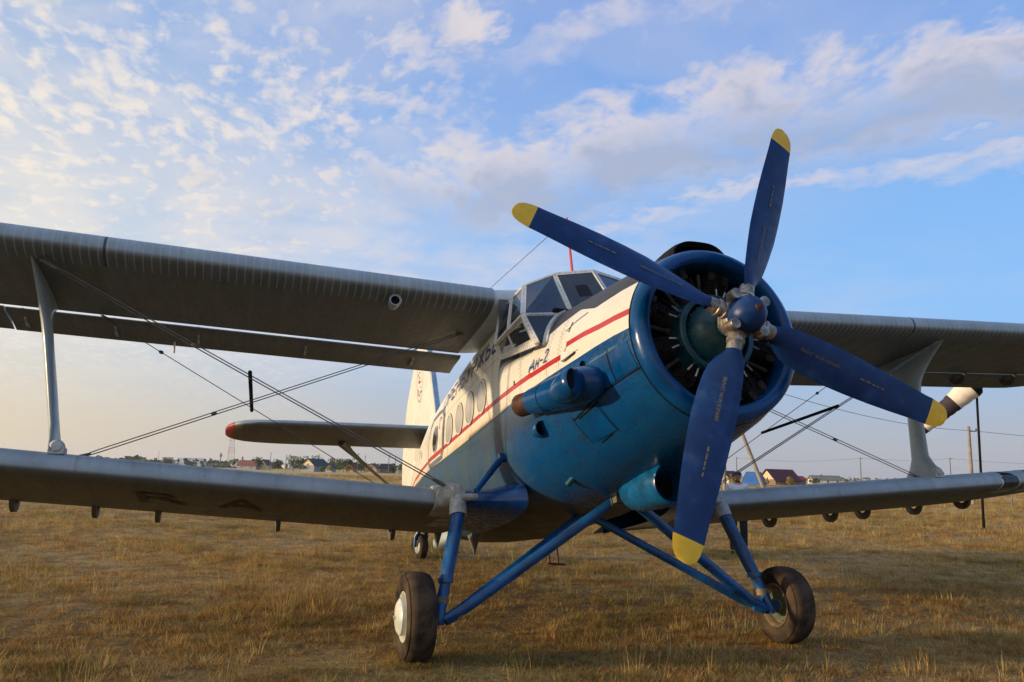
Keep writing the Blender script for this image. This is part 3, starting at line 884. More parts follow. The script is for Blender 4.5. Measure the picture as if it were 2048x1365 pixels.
for s in (-1, 1):
    A_, M_, C_, D_, E_, F_, LF, LR = [V(k, s) for k in ('A', 'M', 'C', 'D', 'E', 'F', 'LF', 'LR')]
    nfwd = Vector((.8, s*.25, .5)); nside = Vector((.35, s*.85, .4)); nlow = Vector((.1, s*1, -.1)); nroof = Vector((0, s*.3, 1))
    pane('windscreen_pane', [A_, B, M0, M_])
    pane('windscreen_pane', [C_, A_, M_, D_])
    # side glazing, two panes
    T1 = C_.lerp(E_, .52); T2 = D_.lerp(F_, .52)
    pane('side_window_pane', [C_, D_, T2, T1]); pane('side_window_pane', [T1, T2, F_, E_])
    pane('lower_front_pane', [D_, M_, LF])
    # belt, posts, rails
    fbar(A_, M_, .058, .03, nfwd); fbar(A_, C_, .055, .03, (Vector((.5, s*.5, .8))))
    fbar(C_, D_, .060, .03, nfwd); fbar(D_, M_+Vector((0, 0, .0)), .055, .03, Vector((.5, s*.5, .6)))
    fbar(A_, B, .06, .03, nfwd); fbar(C_, E_, .055, .03, nside); fbar(E_, F_, .045, .03, nside)
    fbar(T1, T2, .028, .03, nside, False)
    fbar(T1.lerp(T2, .0)+Vector((.05, 0, 0)), T2+Vector((.05, 0, 0)), .016, .02, nside, False)
    fbar(D_, F_, .070, .035, nside); fbar(D_, LF, .055, .032, Vector((.8, s*.6, 0)))
    fbar(LF, LR, .045, .03, nlow); fbar(F_, LR, .045, .03, nlow)
    # curved lower frame on the nose deck
    arc = []
    for i in range(9):
        t_ = i/8
        x = LF.x + (M_.x+.03-LF.x)*t_; z = LF.z+(M_.z-LF.z)*(t_**.80)
        arc.append(Vector((x, s*max(.0, side_y(max(x, -1.939), z, .012)), z)))
    for a, b in zip(arc[:-1], arc[1:]): frame.bar(a, b, .055, .03, Vector((.3, s*.7, .5)))
    # lower side wall with two small bulged panes
    def Q(u, v):
        top_ = D_.lerp(F_, u); bot_ = LF.lerp(LR, u); return top_.lerp(bot_, v)
    g = G(); rects = ((.10, .545), (.60, .93))
    us = [0, .10, .545, .60, .93, 1]; vv_ = [0, .16, .80, 1]
    for i in range(5):
        for j in range(3):
            if j == 1 and i in (1, 3): continue
            q = [Q(us[i], vv_[j]), Q(us[i+1], vv_[j]), Q(us[i+1], vv_[j+1]), Q(us[i], vv_[j+1])]
            o_ = Vector((0, -s*.02, 0))
            g.add([tuple(p) for p in q]+[tuple(p+o_) for p in q], [(0, 1, 2, 3), (7, 6, 5, 4)]+[(k, (k+1) % 4, (k+1) % 4+4, k+4) for k in range(4)])
    g.build('cockpit_side_wall', M_FRAME, ROOT, False)
    for (u0, u1) in rects:
        pane('lower_side_pane', [Q(u0, .16), Q(u1, .16), Q(u1, .80), Q(u0, .80)])
    # roof
    R0 = Vector((-3.12, 0, 1.43))
    g = G()
    q = [A_, B, R0, E_, C_]
    up_ = Vector((0, 0, .02))
    g.add([tuple(p+up_) for p in q]+[tuple(p-up_*.5) for p in q], [(0, 1, 2), (0, 2, 3, 4), (9, 8, 7, 6, 5)]+[(i, i+5, (i+1) % 5+5, (i+1) % 5) for i in range(5)])
    g.build('cockpit_roof', M_FRAME, ROOT, False)
fbar(B, M0, .05, .03, Vector((.8, 0, .5)))
frame.build('glazing_frame', M_FRAME, ROOT, False)
ro = rivg.build('frame_rivets', M_RUST, ROOT, False); ro['kind'] = 'stuff'
# cockpit inside: floor is the fuselage deck; bulkhead, panel, seats, yokes
g = G(); g.box((-2.90, 0, .80), (.02, .85, .45)); g.build('rear_bulkhead', M_INT, ROOT, False)
g = G(); g.box((-2.868, .0, .95), (.008, .16, .20)); g.build('bulkhead_door_window', M_INT, ROOT, False)
g = G(); g.box((-1.975, 0, .60), (.03, .62, .20)); 
for i in range(7): g.lathe([(-.035, .0), (-.034, .045), (-.03, .045)], (-1.98, -.48+i*.16, .66), 'x', 14)
g.build('instrument_panel', M_BLACK, ROOT, False)
st = G(); st.box((-2.62, 0, .52), (.20, .20, .05)); st.box((-2.79, 0, .78), (.04, .19, .26)); st.lathe([(-.04, .0), (-.04, .15), (.04, .15), (.04, 0)], (-2.79, 0, 1.02), 'x', 16)
s0 = st.build('pilot_seat', M_SEAT, ROOT, 40); s0.location = (0, -.48, 0)
s1 = s0.copy(); COL.objects.link(s1); s1.location = (0, .48, 0)
yk = G(); yk.tube([(-2.0, 0, .50), (-2.22, 0, .62)], .018, 8)
yk.tube([(-2.22+.0*math.cos(a), .13*math.cos(a), .64+.13*math.sin(a)) for a in np.linspace(0, 2*PI, 18)], .011, 6)
y0_ = yk.build('control_yoke', M_BLACK, ROOT); y0_.location = (0, -.46, .0); y1_ = y0_.copy(); COL.objects.link(y1_); y1_.location = (0, .46, 0)
g = G(); g.tube([(-2.05, -.80, .70), (-2.30, -.63, .98)], .008, 6); g.tube([(-2.02, -.80, .69), (-2.09, -.79, .73)], .024, 8); g.build('windscreen_wiper', M_BLACK, ROOT)
# mast and aerial
g = G(); g.tube([(-2.86, 0, 1.36), (-2.93, 0, 2.34)], [.026, .016], 10, sy=.6); ms = g.build('aerial_mast', M_RED, ROOT)
g = G(); g.tube([(-2.93, 0, 2.32), (-9.6, 0, 3.25)], .004, 5); g.build('aerial_wire', M_WIRE, ms)

# ---- lettering and decals on the fuselage sides: brush-painted strokes, every letter its own piece
def arc_(cx, cy, rx, ry, a0, a1, n=12):
    return [(cx+rx*math.cos(math.radians(a0+(a1-a0)*i/n)), cy+ry*math.sin(math.radians(a0+(a1-a0)*i/n))) for i in range(n+1)]


GL = {'О': (.70, [arc_(.35, .5, .32, .5, 90, 450, 24)]), 'Р': (.62, [[(.06, 0), (.06, 1)], [(.06, 1)]+arc_(.30, .74, .28, .26, 90, -90)+[(.06, .48)]]),
      'Е': (.60, [[(.56, 1), (.06, 1), (.06, 0), (.56, 0)], [(.06, .5), (.46, .5)]]), 'Н': (.68, [[(.06, 0), (.06, 1)], [(.62, 0), (.62, 1)], [(.06, .5), (.62, .5)]]),
      'Ь': (.62, [[(.06, 1), (.06, 0)]+arc_(.30, .26, .28, .26, -90, 90)+[(.06, .52)]]), 'Б': (.62, [[(.54, 1), (.06, 1), (.06, 0)]+arc_(.30, .28, .28, .28, -90, 90)+[(.06, .56)]]),
      'У': (.64, [[(.03, 1), (.33, .42)], [(.61, 1), (.25, .08), (.10, 0)]]), 'Ж': (.92, [[(.46, 0), (.46, 1)], [(.04, 1), (.42, .52), (.04, 0)], [(.88, 1), (.50, .52), (.88, 0)]]),
      'А': (.70, [[(.03, 0), (.36, 1), (.67, 0)], [(.14, .34), (.57, .34)]]), 'н': (.58, [[(.07, 0), (.07, .68)], [(.50, 0), (.50, .68)], [(.07, .35), (.50, .35)]]),
      '-': (.40, [[(.06, .38), (.34, .38)]]), '2': (.60, [arc_(.30, .74, .25, .26, 165, -20)+[(.05, 0), (.57, 0)]])}


def side_text(name, s, x0, x1, z0, z1, side, shear=.15, mat_=M_LETTER, off=.007, wt=.15):
    tot = sum(GL[ch][0] for ch in s)+.16*(len(s)-1)
    kx = abs(x1-x0)/tot; kz = z1-z0; cur = 0
    for ch in s:
        wd_, strokes = GL[ch]
        g = G(); lev = 0
        for st_ in strokes:
            lev += 1
            P = []
            for (a, b) in zip(st_[:-1], st_[1:]):
                n = max(1, int(math.hypot((b[0]-a[0])*kx, (b[1]-a[1])*kz)/.03))
                for i in range(n): P.append((a[0]+(b[0]-a[0])*i/n, a[1]+(b[1]-a[1])*i/n))
            P.append(st_[-1])
            Q = []
            for (a, b) in P:
                u = (cur+a)*kx+shear*b*kz
                Q.append((x0+u if side < 0 else x1-u, z0+b*kz))
            vv = []
            for i, p in enumerate(Q):
                q0 = Q[max(i-1, 0)]; q1 = Q[min(i+1, len(Q)-1)]
                d = Vector((q1[0]-q0[0], q1[1]-q0[1])).normalized(); n = Vector((-d.y, d.x)); e_ = d*(kz*wt*.4)*(-1 if i == 0 else (1 if i == len(Q)-1 else 0))
                for s_ in (-.5, .5):
                    x = p[0]+n.x*kz*wt*s_+e_.x; z = p[1]+n.y*kz*wt*s_+e_.y
                    vv.append((x, side*side_y(x, z, off+.0004*lev), z))
            g.add(vv, grid_faces(len(Q), 2))
        g.build(name, mat_, ROOT, False)
        cur += wd_+.16


for side in (-1, 1):
    side_text('region_name_letter', 'ОРЕНБУРЖЬЕ', -5.38, -2.92, .715, .89, side)
    side_text('type_letter', 'Ан-2', -1.98, -1.62, .160, .268, side, .25, wt=.13)


def disc(cx, cz, rx, rz, side, off, dome=.012, n=28):
    vs = [(cx, side*(side_y(cx, cz, off)+dome), cz)]
    for k in (.6, 1.0):
        for j in range(n):
            a = 2*PI*j/n; x = cx+rx*k*math.cos(a); z = cz+rz*k*math.sin(a)
            vs.append((x, side*(side_y(x, z, off)+dome*(1-k*k)), z))
    f = [(0, 1+j, 1+(j+1) % n) for j in range(n)] + [(1+j, 1+n+j, 1+n+(j+1) % n, 1+(j+1) % n) for j in range(n)]
    return vs, f


def ringg(cx, cz, r0, r1, side, off, n=32):
    vs = []
    for j in range(n):
        a = 2*PI*j/n
        for r in (r0, r1):
            x = cx+r*math.cos(a); z = cz+r*math.sin(a); vs.append((x, side*side_y(x, z, off), z))
    return vs, [(2*j, 2*j+1, (2*j+3) % (2*n), (2*j+2) % (2*n)) for j in range(n)]


for side in (-1, 1):
    for i, cx in enumerate((-3.45, -3.93, -4.40, -4.90)):
        v, f = disc(cx, .355, .168, .168, side, .004)
        o = mk('cabin_window', v, f, M_CURT, ROOT, True)
        v, f = ringg(cx, .355, .166, .186, side, .010); mk('window_frame', v, f, M_FRAME, o, True)
        v, f = ringg(cx, .355, .186, .192, side, .006); mk('window_seal', v, f, M_UNDER, o, True)
# entry door (starboard outlined), window, handle arc
poly = [(-5.24, .20), (-5.20, .60), (-5.30, .70), (-5.60, .735), (-5.98, .735), (-6.14, .66), (-6.20, .50), (-6.20, .26), (-6.12, .13), (-5.34, .10)]
for side in (-1,):
    dr = patch('entry_door', [(-5.235, .13), (-6.17, .13), (-6.17, .72), (-5.235, .69)], side, .010, M_CREAM, nu=12, nv=9)
    strip(poly, .045, side, .016, M_DOORLINE, 'door_border', dr, closed=True)
    strip([(p[0]*1.0+.035*(1 if p[0] > -5.7 else -1), p[1]+(.02 if p[1] > .4 else -.02)) for p in poly], .010, side, .014, M_FRAME, 'door_seal', dr, closed=True)
    strip([(-5.235, .178), (-6.17, .215)], .048, side, .0185, M_RED, 'door_stripe', dr)
    v, f = disc(-5.72, .42, .17, .17, side, .014); o = mk('door_window', v, f, M_DGLASS, dr, True)
    v, f = ringg(-5.72, .42, .168, .182, side, .019); mk('window_frame', v, f, M_FRAME, o, True)
    strip([(-5.33, .60), (-5.38, .63), (-5.45, .60), (-5.46, .53), (-5.42, .48)], .022, side, .020, M_RED, 'door_handle', dr)
for (xx, zz, hh) in ((-7.05, .44, .10), (-7.35, .44, .16), (-7.55, .60, .08)):
    strip([(xx, zz), (xx-.01, zz+hh)], .05 if hh < .12 else .02, -1, .008, M_BLACK, 'vent_slot')
strip([(-2.36, .155), (-2.36, .20)], .02, -1, .006, M_BLACK, 'static_port')

# ---- wings
XU, ZU, DU = -2.8632, 1.26637, 0.0403166
XL, ZL, DL = -3.1043, -0.8503, 0.0745744
UPROF_T = [(0, .0), (.008, .050), (.03, .094), (.07, .128), (.14, .158), (.28, .190), (.60, .212), (.95, .200), (1.30, .155), (1.53, .11)]
UPROF_B = [(1.53, -.100), (1.1, -.118), (.6, -.124), (.30, -.120), (.15, -.104), (.07, -.082), (.025, -.052), (.006, -.024)]
LPROF_T = [(0, .0), (.008, .046), (.03, .088), (.07, .122), (.14, .150), (.28, .176), (.60, .184), (.90, .150), (1.09, .115)]
LPROF_B = [(1.09, -.080), (.8, -.088), (.45, -.092), (.25, -.088), (.12, -.074), (.05, -.054), (.015, -.028)]


def wing_loft(name, side, ys_, prof, X0, Z0, DD, material, tips=None, chord=2.1, cap=True, zoff=0.0):
    """ys_: list of (y, scale, xshift)"""
    vs = []
    n = len(prof)
    for (y, sc, xsft) in ys_:
        for (s_, z) in prof:
            vs.append((X0 - s_*sc - xsft, side*y, Z0 + (y-1)*DD + z*min(1, sc*1.02) + zoff))
    f = grid_faces(len(ys_), n, True)
    if cap: f += [tuple(range(n)), tuple(range((len(ys_)-1)*n, len(ys_)*n))[::-1]]
    return mk(name, vs, f, material, ROOT, 40)


def ysp(a, b, step=.3, tip=None):
    out = [(y, 1.0, 0.0) for y in np.arange(a, b, step)]
    if tip: out += tip
    return out


UP = UPROF_T + UPROF_B; LP = LPROF_T + LPROF_B
FLAPU = [(1.541, -.128), (1.549, -.114), (1.578, -.1035), (1.75, -.106), (1.90, -.120), (2.10, -.166), (2.105, -.170), (1.90, -.152), (1.70, -.148), (1.60, -.146)]
FLAPL = [(1.10, .111), (1.40, .072), (1.70, .020), (1.955, -.022), (1.960, -.030), (1.7, -.050), (1.4, -.068), (1.10, -.080)]
tipu = [(8.4, .99, .0), (8.7, .93, .05), (8.9, .82, .14), (9.02, .66, .27), (9.07, .45, .45)]
tipl = [(6.1, .995, 0), (6.45, .955, .01), (6.75, .87, .03), (6.95, .76, .08), (7.08, .60, .18), (7.13, .42, .32)]
for side in (-1, 1):
    wing_loft('upper_wing', side, ysp(.90, 8.4, .3, tipu), UP, XU, ZU, DU, M_UW)
    o = wing_loft('upper_wing_flap', side, ysp(.86, 5.6, .4, [(5.7, 1, 0)]), FLAPU, XU, ZU, DU, M_UW, zoff=0.0)
    wing_loft('aileron', side, ysp(5.72, 8.4, .4, tipu[:3]), FLAPU, XU, ZU, DU, M_UW, zoff=.022 if side > 0 else .006)
    wing_loft('lower_wing', side, ysp(1.36, 6.1, .3, tipl), LP, XL, ZL, DL, M_LW)
    wing_loft('lower_wing_flap', side, ysp(1.0, 6.1, .3, tipl), FLAPL, XL, ZL, DL, M_LW)
    # wing root fairing of the upper wing into the cabin roof
    vs = []
    for (y, sc, dzv) in ((.905, .985, 0), (.80, .99, .01), (.62, 1.0, .03), (.0, 1.02, .05)):
        for (s_, z) in UP: vs.append((XU-.02-s_*sc, side*y, ZU-.008+z*.94+dzv))
    mk('wing_centre_section', vs, grid_faces(4, len(UP), True), mat('pale_centre_section_paint', (.55, .60, .62), .4, var=.1) if side < 0 else M_UW, ROOT, 40)
    # lower stub
    vs = []
    stub = [(.74, -2.56, 1.25), (.84, -2.62, 1.10), (.93, -2.69, .96), (1.02, -2.76, .88), (1.14, -2.81, .84), (1.28, -2.85, .82), (1.37, -2.87, .82)]
    for (y, xle, k) in stub:
        for (s_, z) in LP:
            vs.append((xle - s_*(XL-1.09-xle)/(-1.09) if s_ < 1.09 else XL-1.09, side*y, ZL+(y-1)*DL+z*k*1.05-.012))
    mk('wing_root_fairing', vs, grid_faces(len(stub), len(LP), True), mat('blue_root_paint', (0.002, 0.062, 0.24), 0.28, var=.2, bump=.1, bscale=10) if side < 0 else M_BLUE, ROOT, 40)
    # silver root fitting where leg, wing and cables meet
    g = G()
    vs = []
    for (y, k, xo) in ((1.27, .98, -2.80), (1.30, 1.05, -2.77), (1.38, 1.06, -2.78), (1.44, 1.02, -2.86), (1.50, .98, -3.02)):
        for (s_, z) in LP[:6]+LP[-5:]:
            vs.append((xo - s_*(1.3 if y < 1.45 else .9), side*y, ZL+(y-1)*DL+z*1.0*k))
    g.add(vs, grid_faces(5, 11, True) + [tuple(range(11)), tuple(range(44, 55))])
    g.tube([(-2.80, side*1.35, -.76), (-2.74, side*1.365, -.84), (-2.69, side*1.38, -.92), (-2.665, side*1.385, -1.01)], [.055, .068, .078, .080], 18)
    g.box((-2.745, side*1.37, -.80), (.07, .055, .05))
    for k_ in range(5): g.lathe([(-.004, .0), (-.004, .010), (.004, .010)], (-2.80-.05*k_, side*1.44, -.735+.006*k_), 'z', 6)
    g.tube([(-2.66, side*1.20, -.835), (-2.67, side*1.36, -.85)], [.026, .042], 14)
    g.build('root_fitting', M_GREY, ROOT, 35)
    # small brace from fuselage to stub
    g = G(); g.tube([(-2.83, side*.885, -.44), (-2.80, side*.96, -.50), (-2.63, side*1.22, -.79)], [.030, .034, .028], 12); g.lathe([(-.03, .0), (-.03, .045), (.03, .045), (.03, 0)], (-2.83, side*.90, -.435), 'y', 14)
    g.build('stub_brace', M_BLUE, ROOT)

# interplane struts
SS = [(0, -3.14, -3.86, .030), (.03, -3.18, -3.78, .036), (.08, -3.28, -3.71, .040), (.16, -3.38, -3.66, .042), (.4, -3.44, -3.69, .044), (.62, -3.47, -3.72, .044), (.74, -3.45, -3.76, .046), (.82, -3.36, -3.85, .046), (.90, -3.22, -4.02, .042), (.96, -3.10, -4.24, .036), (1.0, -3.03, -4.38, .030)]
for side in (-1, 1):
    zb0 = ZL+3.85*DL+.160; zt0 = ZU+4.21*DU-.105
    vs = []
    for (f_, xf, xb, th) in SS:
        y = 4.85+(5.21-4.85)*f_; z = zb0+(zt0-zb0)*f_
        for j in range(20):
            a = 2*PI*j/20
            vs.append(((xf+xb)/2+(xf-xb)/2*math.cos(a), side*y+th*math.sin(a)*(1 if abs(math.cos(a)) > .2 else 1.0), z))
    o = mk('interplane_strut', vs, grid_faces(len(SS), 20, True), M_STRUT, ROOT, True)
    g = G(); g.lathe([(0, .001), (.0, .0)], (0, 0, 0)); g = G()
    g.lathe([(-.055, .001), (-.05, .04), (-.02, .062), (.02, .062), (.05, .04), (.055, .001)], (-3.20, side*4.80, zb0+.03), 'x', 18)
    g.box((-3.24, side*4.80, zb0-.0), (.075, .062, .035))
    g.build('strut_foot_fairing', mat('chalky_grey_paint', (.42, .43, .40), .6, var=.2, dirt=(.2, .2, .18), dscale=12), o, 40)

# bracing wires: front pairs, single rear wires, turnbuckles, spacer rods
def Uz(y, d=0): return ZU+(y-1)*DU+d
def Lz(y, d=0): return ZL+(y-1)*DL+d


WI = [((-3.05, 5.15, Uz(5.15, -.12)), (-2.95, 1.38, -.72), 2, .36, .0055), ((-3.3, 4.72, Lz(4.72, .10)), (-3.7, .93, 1.20), 2, .30, .005), ((-4.35, 4.8, Uz(4.8, -.12)), (-4.2, 1.4, -.75), 1, .18, .0045)]
for side in (-1, 1):
    for (a, b, n, tb, r) in WI:
        a = Vector((a[0], a[1]*side, a[2])); b = Vector((b[0], b[1]*side, b[2]))
        for k in range(n):
            o_ = Vector((.010*(k*2-1), 0, .011*(k*2-1))) if n == 2 else Vector()
            g = G(); g.tube([a, a.lerp(b, .06)+o_, a.lerp(b, .94)+o_, b], r, 8); g.build('bracing_wire', M_WIRE, ROOT)
        g = G()
        p = a.lerp(b, tb); g.tube([p, a.lerp(b, tb+.006), a.lerp(b, tb+.012)], [.012, .022, .012], 8)
        for (t0, t1) in ((.005, .045), (.955, .995)): g.tube([a.lerp(b, t0), a.lerp(b, (t0+t1)/2), a.lerp(b, t1)], [.016, .022, .012], 8)
        g.build('wire_turnbuckle', M_UNDER, ROOT)
    g = G(); g.tube([(-2.93, side*3.265, .315), (-4.36, side*3.21, .335)], .019, 10); g.build('wire_spacer_rod', M_BLACK, ROOT)

# hinge brackets: curved horns under the trailing edges
horn = G()
out = []; inn = []
for i in range(13):
    a = PI*(1.02+.93*i/12)
    out.append((math.cos(a)*.150, math.sin(a)*.165))
    inn.append((math.cos(a)*.085-.022+(.03*i/12), math.sin(a)*.078+.01))
vs = []
for s_ in (-.022, .022):
    for p in out: vs.append((-p[0], s_*(1 if True else 1), p[1]))
    for p in inn: vs.append((-p[0], s_, p[1]))
fs = []
for i in range(12):
    fs += [(i, i+1, 13+i+1, 13+i), (26+i, 26+13+i, 26+13+i+1, 26+i+1), (i, 26+i, 27+i, i+1), (13+i, 14+i, 40+i, 39+i)]
fs += [(0, 13, 39, 26), (12, 38, 51, 25)]
horn.add(vs, fs)
h0 = None
yl = [1.6, 2.16, 2.90, 3.58, 4.10, 4.62, 5.15, 6.10]
hl = {-1: [1.57, 2.84, 4.08, 4.69, 5.45], 1: [2.16, 3.58, 4.59, 5.15, 6.08, 6.70]}
for side in (-1, 1):
    for y in hl[side]:
        if h0 is None: h0 = horn.build('flap_hinge_horn', M_UNDER, ROOT, 40); o = h0
        else: o = h0.copy(); COL.objects.link(o)
        o.location = (-4.98 if y < 6.3 else -4.70, side*y, Lz(y, -.005)); o.scale = (1, 1, .9)
    for y in ([6.1, 6.95, 7.95] if side > 0 else []):
        o = h0.copy(); COL.objects.link(o); o.location = (-4.50, side*y, Uz(y, -.10))
# two bigger horns on the inner flap
g = G()
g.add([(-4.92, -.055, 0), (-5.12, -.055, 0), (-5.12, .055, 0), (-4.92, .055, 0), (-5.02, 0, -.26)], [(0, 1, 2, 3), (0, 4, 1), (1, 4, 2), (2, 4, 3), (3, 4, 0)])
k0 = g.build('flap_control_horn', M_UNDER, ROOT, False); k0.location = (0, -.57, -.895)
k1 = k0.copy(); COL.objects.link(k1); k1.location = (0, -1.02, -.885); k1.scale = (1, .6, .7)
# brackets on the upper flap
br = G(); br.add([(-4.44, -.010, -.10), (-4.90, -.010, -.155), (-4.72, -.010, -.20), (-4.44, .010, -.10), (-4.90, .010, -.155), (-4.72, .010, -.20)], [(0, 1, 2), (5, 4, 3), (0, 3, 4, 1), (1, 4, 5, 2), (2, 5, 3, 0)])
b1 = None
for side in (-1, 1):
    for y in (1.40, 2.66, 3.83, 4.68, 5.55):
        if b1 is None: b1 = br.build('flap_bracket', M_GREY, ROOT, False); o = b1
        else: o = b1.copy(); COL.objects.link(o)
        o.location = (0, side*y, Uz(y, 0)); 
g = G(); g.tube([(-4.86, -4.09, Uz(4.09, -.16)), (-4.93, -4.09, Uz(4.09, -.27))], .010, 8); g.build('flap_trim_tab_rod', M_CREAM, ROOT)
# landing light tube under upper wing
g = G(); g.lathe([(.10, .045), (.11, .062), (.09, .066), (-.05, .05), (-.10, .02)], (-3.02, -1.93, 1.155), 'x', 20); o = g.build('wing_vent_tube', M_STRUT, ROOT)
g = G(); g.lathe([(.06, .0), (.061, .044)], (-3.02, -1.93, 1.155), 'x', 16); g.build('tube_mouth', M_BLACK, o)

# landing lights let into the port lower leading edge
def le_patch(name, y0, y1, side, off, material, parent):
    pr = list(reversed(LPROF_B[-4:])) ; prof = LPROF_T[:6]
    line = [(s_, z) for (s_, z) in reversed(prof)] + [(s_, z) for (s_, z) in reversed(LPROF_B[-4:])]
    vs = []
    nn = 9
    for i in range(nn):
        u = i/(nn-1); y = y0+(y1-y0)*u
        lim = 1-(abs(2*u-1))**3*.35
        for k, (s_, z) in enumerate(line):
            c_ = Vector((-.14, 0, 0)); 
            sx = s_*(lim if z > 0 else 1)
            n = Vector((.14-sx, 0, z)).normalized()
            vs.append((XL-sx+n.x*off, side*y, ZL+(y-1)*DL+z*(lim if z > 0 else 1)+n.z*off))
    return mk(name, vs, grid_faces(nn, len(line)), material, parent, True)


for (y0, y1) in ((5.72, 5.98), (6.16, 6.42)):
    fr_ = le_patch('landing_light_frame', y0-.025, y1+.025, 1, .003, M_HUB, ROOT)
    le_patch('landing_light_glass', y0, y1, 1, .007, M_DGLASS, fr_)

# under-wing registration letters, starboard lower wing, read from below with the nose up
for s_, yc in (('R', 3.95), ('A', 3.25)):
    v, f = text_mesh(s_, 1.0); v = fit(v, .44, .55)
    P = []
    for (a, b) in v:
        y = -(yc+.22-a); x = -3.98+b
        P.append((x, y, Lz(-y, -.0955-.0)-.003))
    g = G(); g.add(P, f); g.build('registration_letter', M_UNDERLET, ROOT, False)

# ---- landing gear
XW, YW, ZW, RWH = -2.4953, 1.8137, -1.8702, .3763
def ellipse_tube(g, pts, ra, rb, n=18, m=0):
    """streamlined tube: ra along x, rb across"""
    k = len(g.v)
    for p, a_, b_ in zip(pts, ra, rb):
        for j in range(n):
            t_ = 2*PI*j/n; g.v.append((p[0]+a_*math.cos(t_), p[1]+b_*math.sin(t_), p[2]))
    f = [tuple(i+k for i in q) for q in grid_faces(len(pts), n, True)]
    f += [tuple(k+j for j in range(n)), tuple(k+(len(pts)-1)*n+j for j in range(n))]
    g.f += f; g.m += [m]*len(f)


M_GEAR = mat('scuffed_blue_gear_paint', (0.002, 0.066, 0.21), 0.32, var=.25, vscale=7, bump=.06, dirt=(.03, .075, .13), dscale=6, dlo=.5, dhi=.75)
for side in (-1, 1):
    top = Vector((-2.66, side*1.385, -1.0)); mid_ = Vector((-2.515, side*1.545, -1.585)); bot = Vector((-2.455, side*1.625, -1.90))
    g = G()
    ellipse_tube(g, [top, top.lerp(mid_, .5), mid_], [.078, .078, .072], [.062, .062, .058])
    ellipse_tube(g, [mid_-Vector((0, 0, -.02)), mid_-Vector((0, 0, .02))], [.080, .080], [.066, .066])
    leg = g.build('main_gear_leg', M_GEAR, ROOT, 35)
    g = G(); ellipse_tube(g, [mid_, mid_.lerp(bot, .45)], [.056, .056], [.050, .050]); g.build('oleo_piston', M_GEAR, leg, 35)
    g = G(); p = mid_.lerp(bot, .52); g.lathe([(-.03, .058), (.03, .058)], tuple(p), 'z', 18, cap=True); g.build('oleo_collar', mat('tan_collar_paint', (.16, .12, .07), .6, var=.3), leg, 35)
    g = G(); ellipse_tube(g, [mid_.lerp(bot, .55), bot, bot-Vector((0, 0, .05))], [.055, .062, .045], [.050, .054, .040])
    g.tube([bot-Vector((0, side*.05, .0)), Vector((XW, side*1.80, ZW))], .05, 14)
    g.tube([bot+Vector((0, -side*.06, -.02)), bot+Vector((-.02, -side*.16, .02))], .035, 10)
    g.build('stub_axle', M_GEAR, leg, 35)
    g = G(); g.tube([bot+Vector((.03, -side*.04, 0)), bot+Vector((.02, -side*.22, .08)), Vector((-2.10, side*.10, -.96))], [.030, .050, .046], 14); g.build('gear_strut', M_GEAR, ROOT)
    g = G(); g.tube([bot+Vector((-.06, -side*.04, 0)), bot+Vector((-.09, -side*.22, .08)), Vector((-2.98, side*.05, -.96))], [.026, .042, .038], 14); g.build('gear_strut', M_GEAR, ROOT)
    # wheel
    cx = Vector((XW, side*YW, ZW))
    wheel = empty('main_wheel', tuple(cx), (0, 0, 0), ROOT)
    g = G()
    R0 = .362; hw = .122
    prof = [(-.085, .19), (-.105, .215), (-hw, .255), (-.125, .29), (-.112, .328), (-.08, .352), (-.04, .3605), (0, R0), (.04, .3605), (.08, .352), (.112, .328), (.125, .29), (hw, .255), (.105, .215), (.085, .19)]
    g.lathe(prof, axis='y', n=72)
    for q in (-1, 1): g.lathe([(q*.100, .336), (q*.108, .338), (q*.114, .331), (q*.108, .324)], axis='y', n=72)
    ty = g.build('tyre', M_TYRE, wheel, 60)
    g = G()
    for q in (-1, 1):
        g.lathe([(q*.085, .19), (q*.105, .205), (q*.110, .198), (q*.09, .175), (q*.04, .165), (q*.03, .06)], axis='y', n=48)
    g.build('rim', M_HUB if side < 0 else mat('tan_rim_paint', (.20, .14, .08), .6, var=.3), wheel, 40)
    g = G()
    o_ = side
    g.lathe([(o_*.05, .152), (o_*.12, .150), (o_*.135, .146), (o_*.155, .115), (o_*.165, .06), (o_*.168, .001)], axis='y', n=40)
    g.lathe([(o_*.166, .0), (o_*.18, .014), (o_*.166, .016)], axis='y', n=12)
    g.build('hubcap', M_HUB, wheel, 40)
    g = G(); g.lathe([(-o_*.03, .155), (-o_*.06, .150), (-o_*.065, .08), (-o_*.09, .07), (-o_*.09, 0)], axis='y', n=36)
    g.build('brake_drum', M_HUBG, wheel, 40)
# apex bracket of the gear struts
g = G(); g.box((-2.06, 0, -.955), (.09, .13, .03)); g.tube([(-2.10, -.14, -.97), (-2.10, .14, -.97)], .05, 12); g.tube([(-2.98, -.10, -.97), (-2.98, .10, -.97)], .045, 12)
g.build('gear_apex_bracket', M_UNDER, ROOT)

# ---- tail
g = G()
fin = [(-9.05, 1.18), (-9.25, 1.9), (-9.50, 2.5), (-9.85, 3.15), (-10.15, 3.42), (-10.6, 3.50), (-10.95, 3.42), (-11.12, 3.2)]
rud = [(-11.12, 3.2), (-11.45, 2.95), (-11.80, 2.60), (-12.10, 2.05), (-12.30, 1.4), (-12.34, .9), (-12.2, .45), (-11.9, .25), (-11.45, .30)]


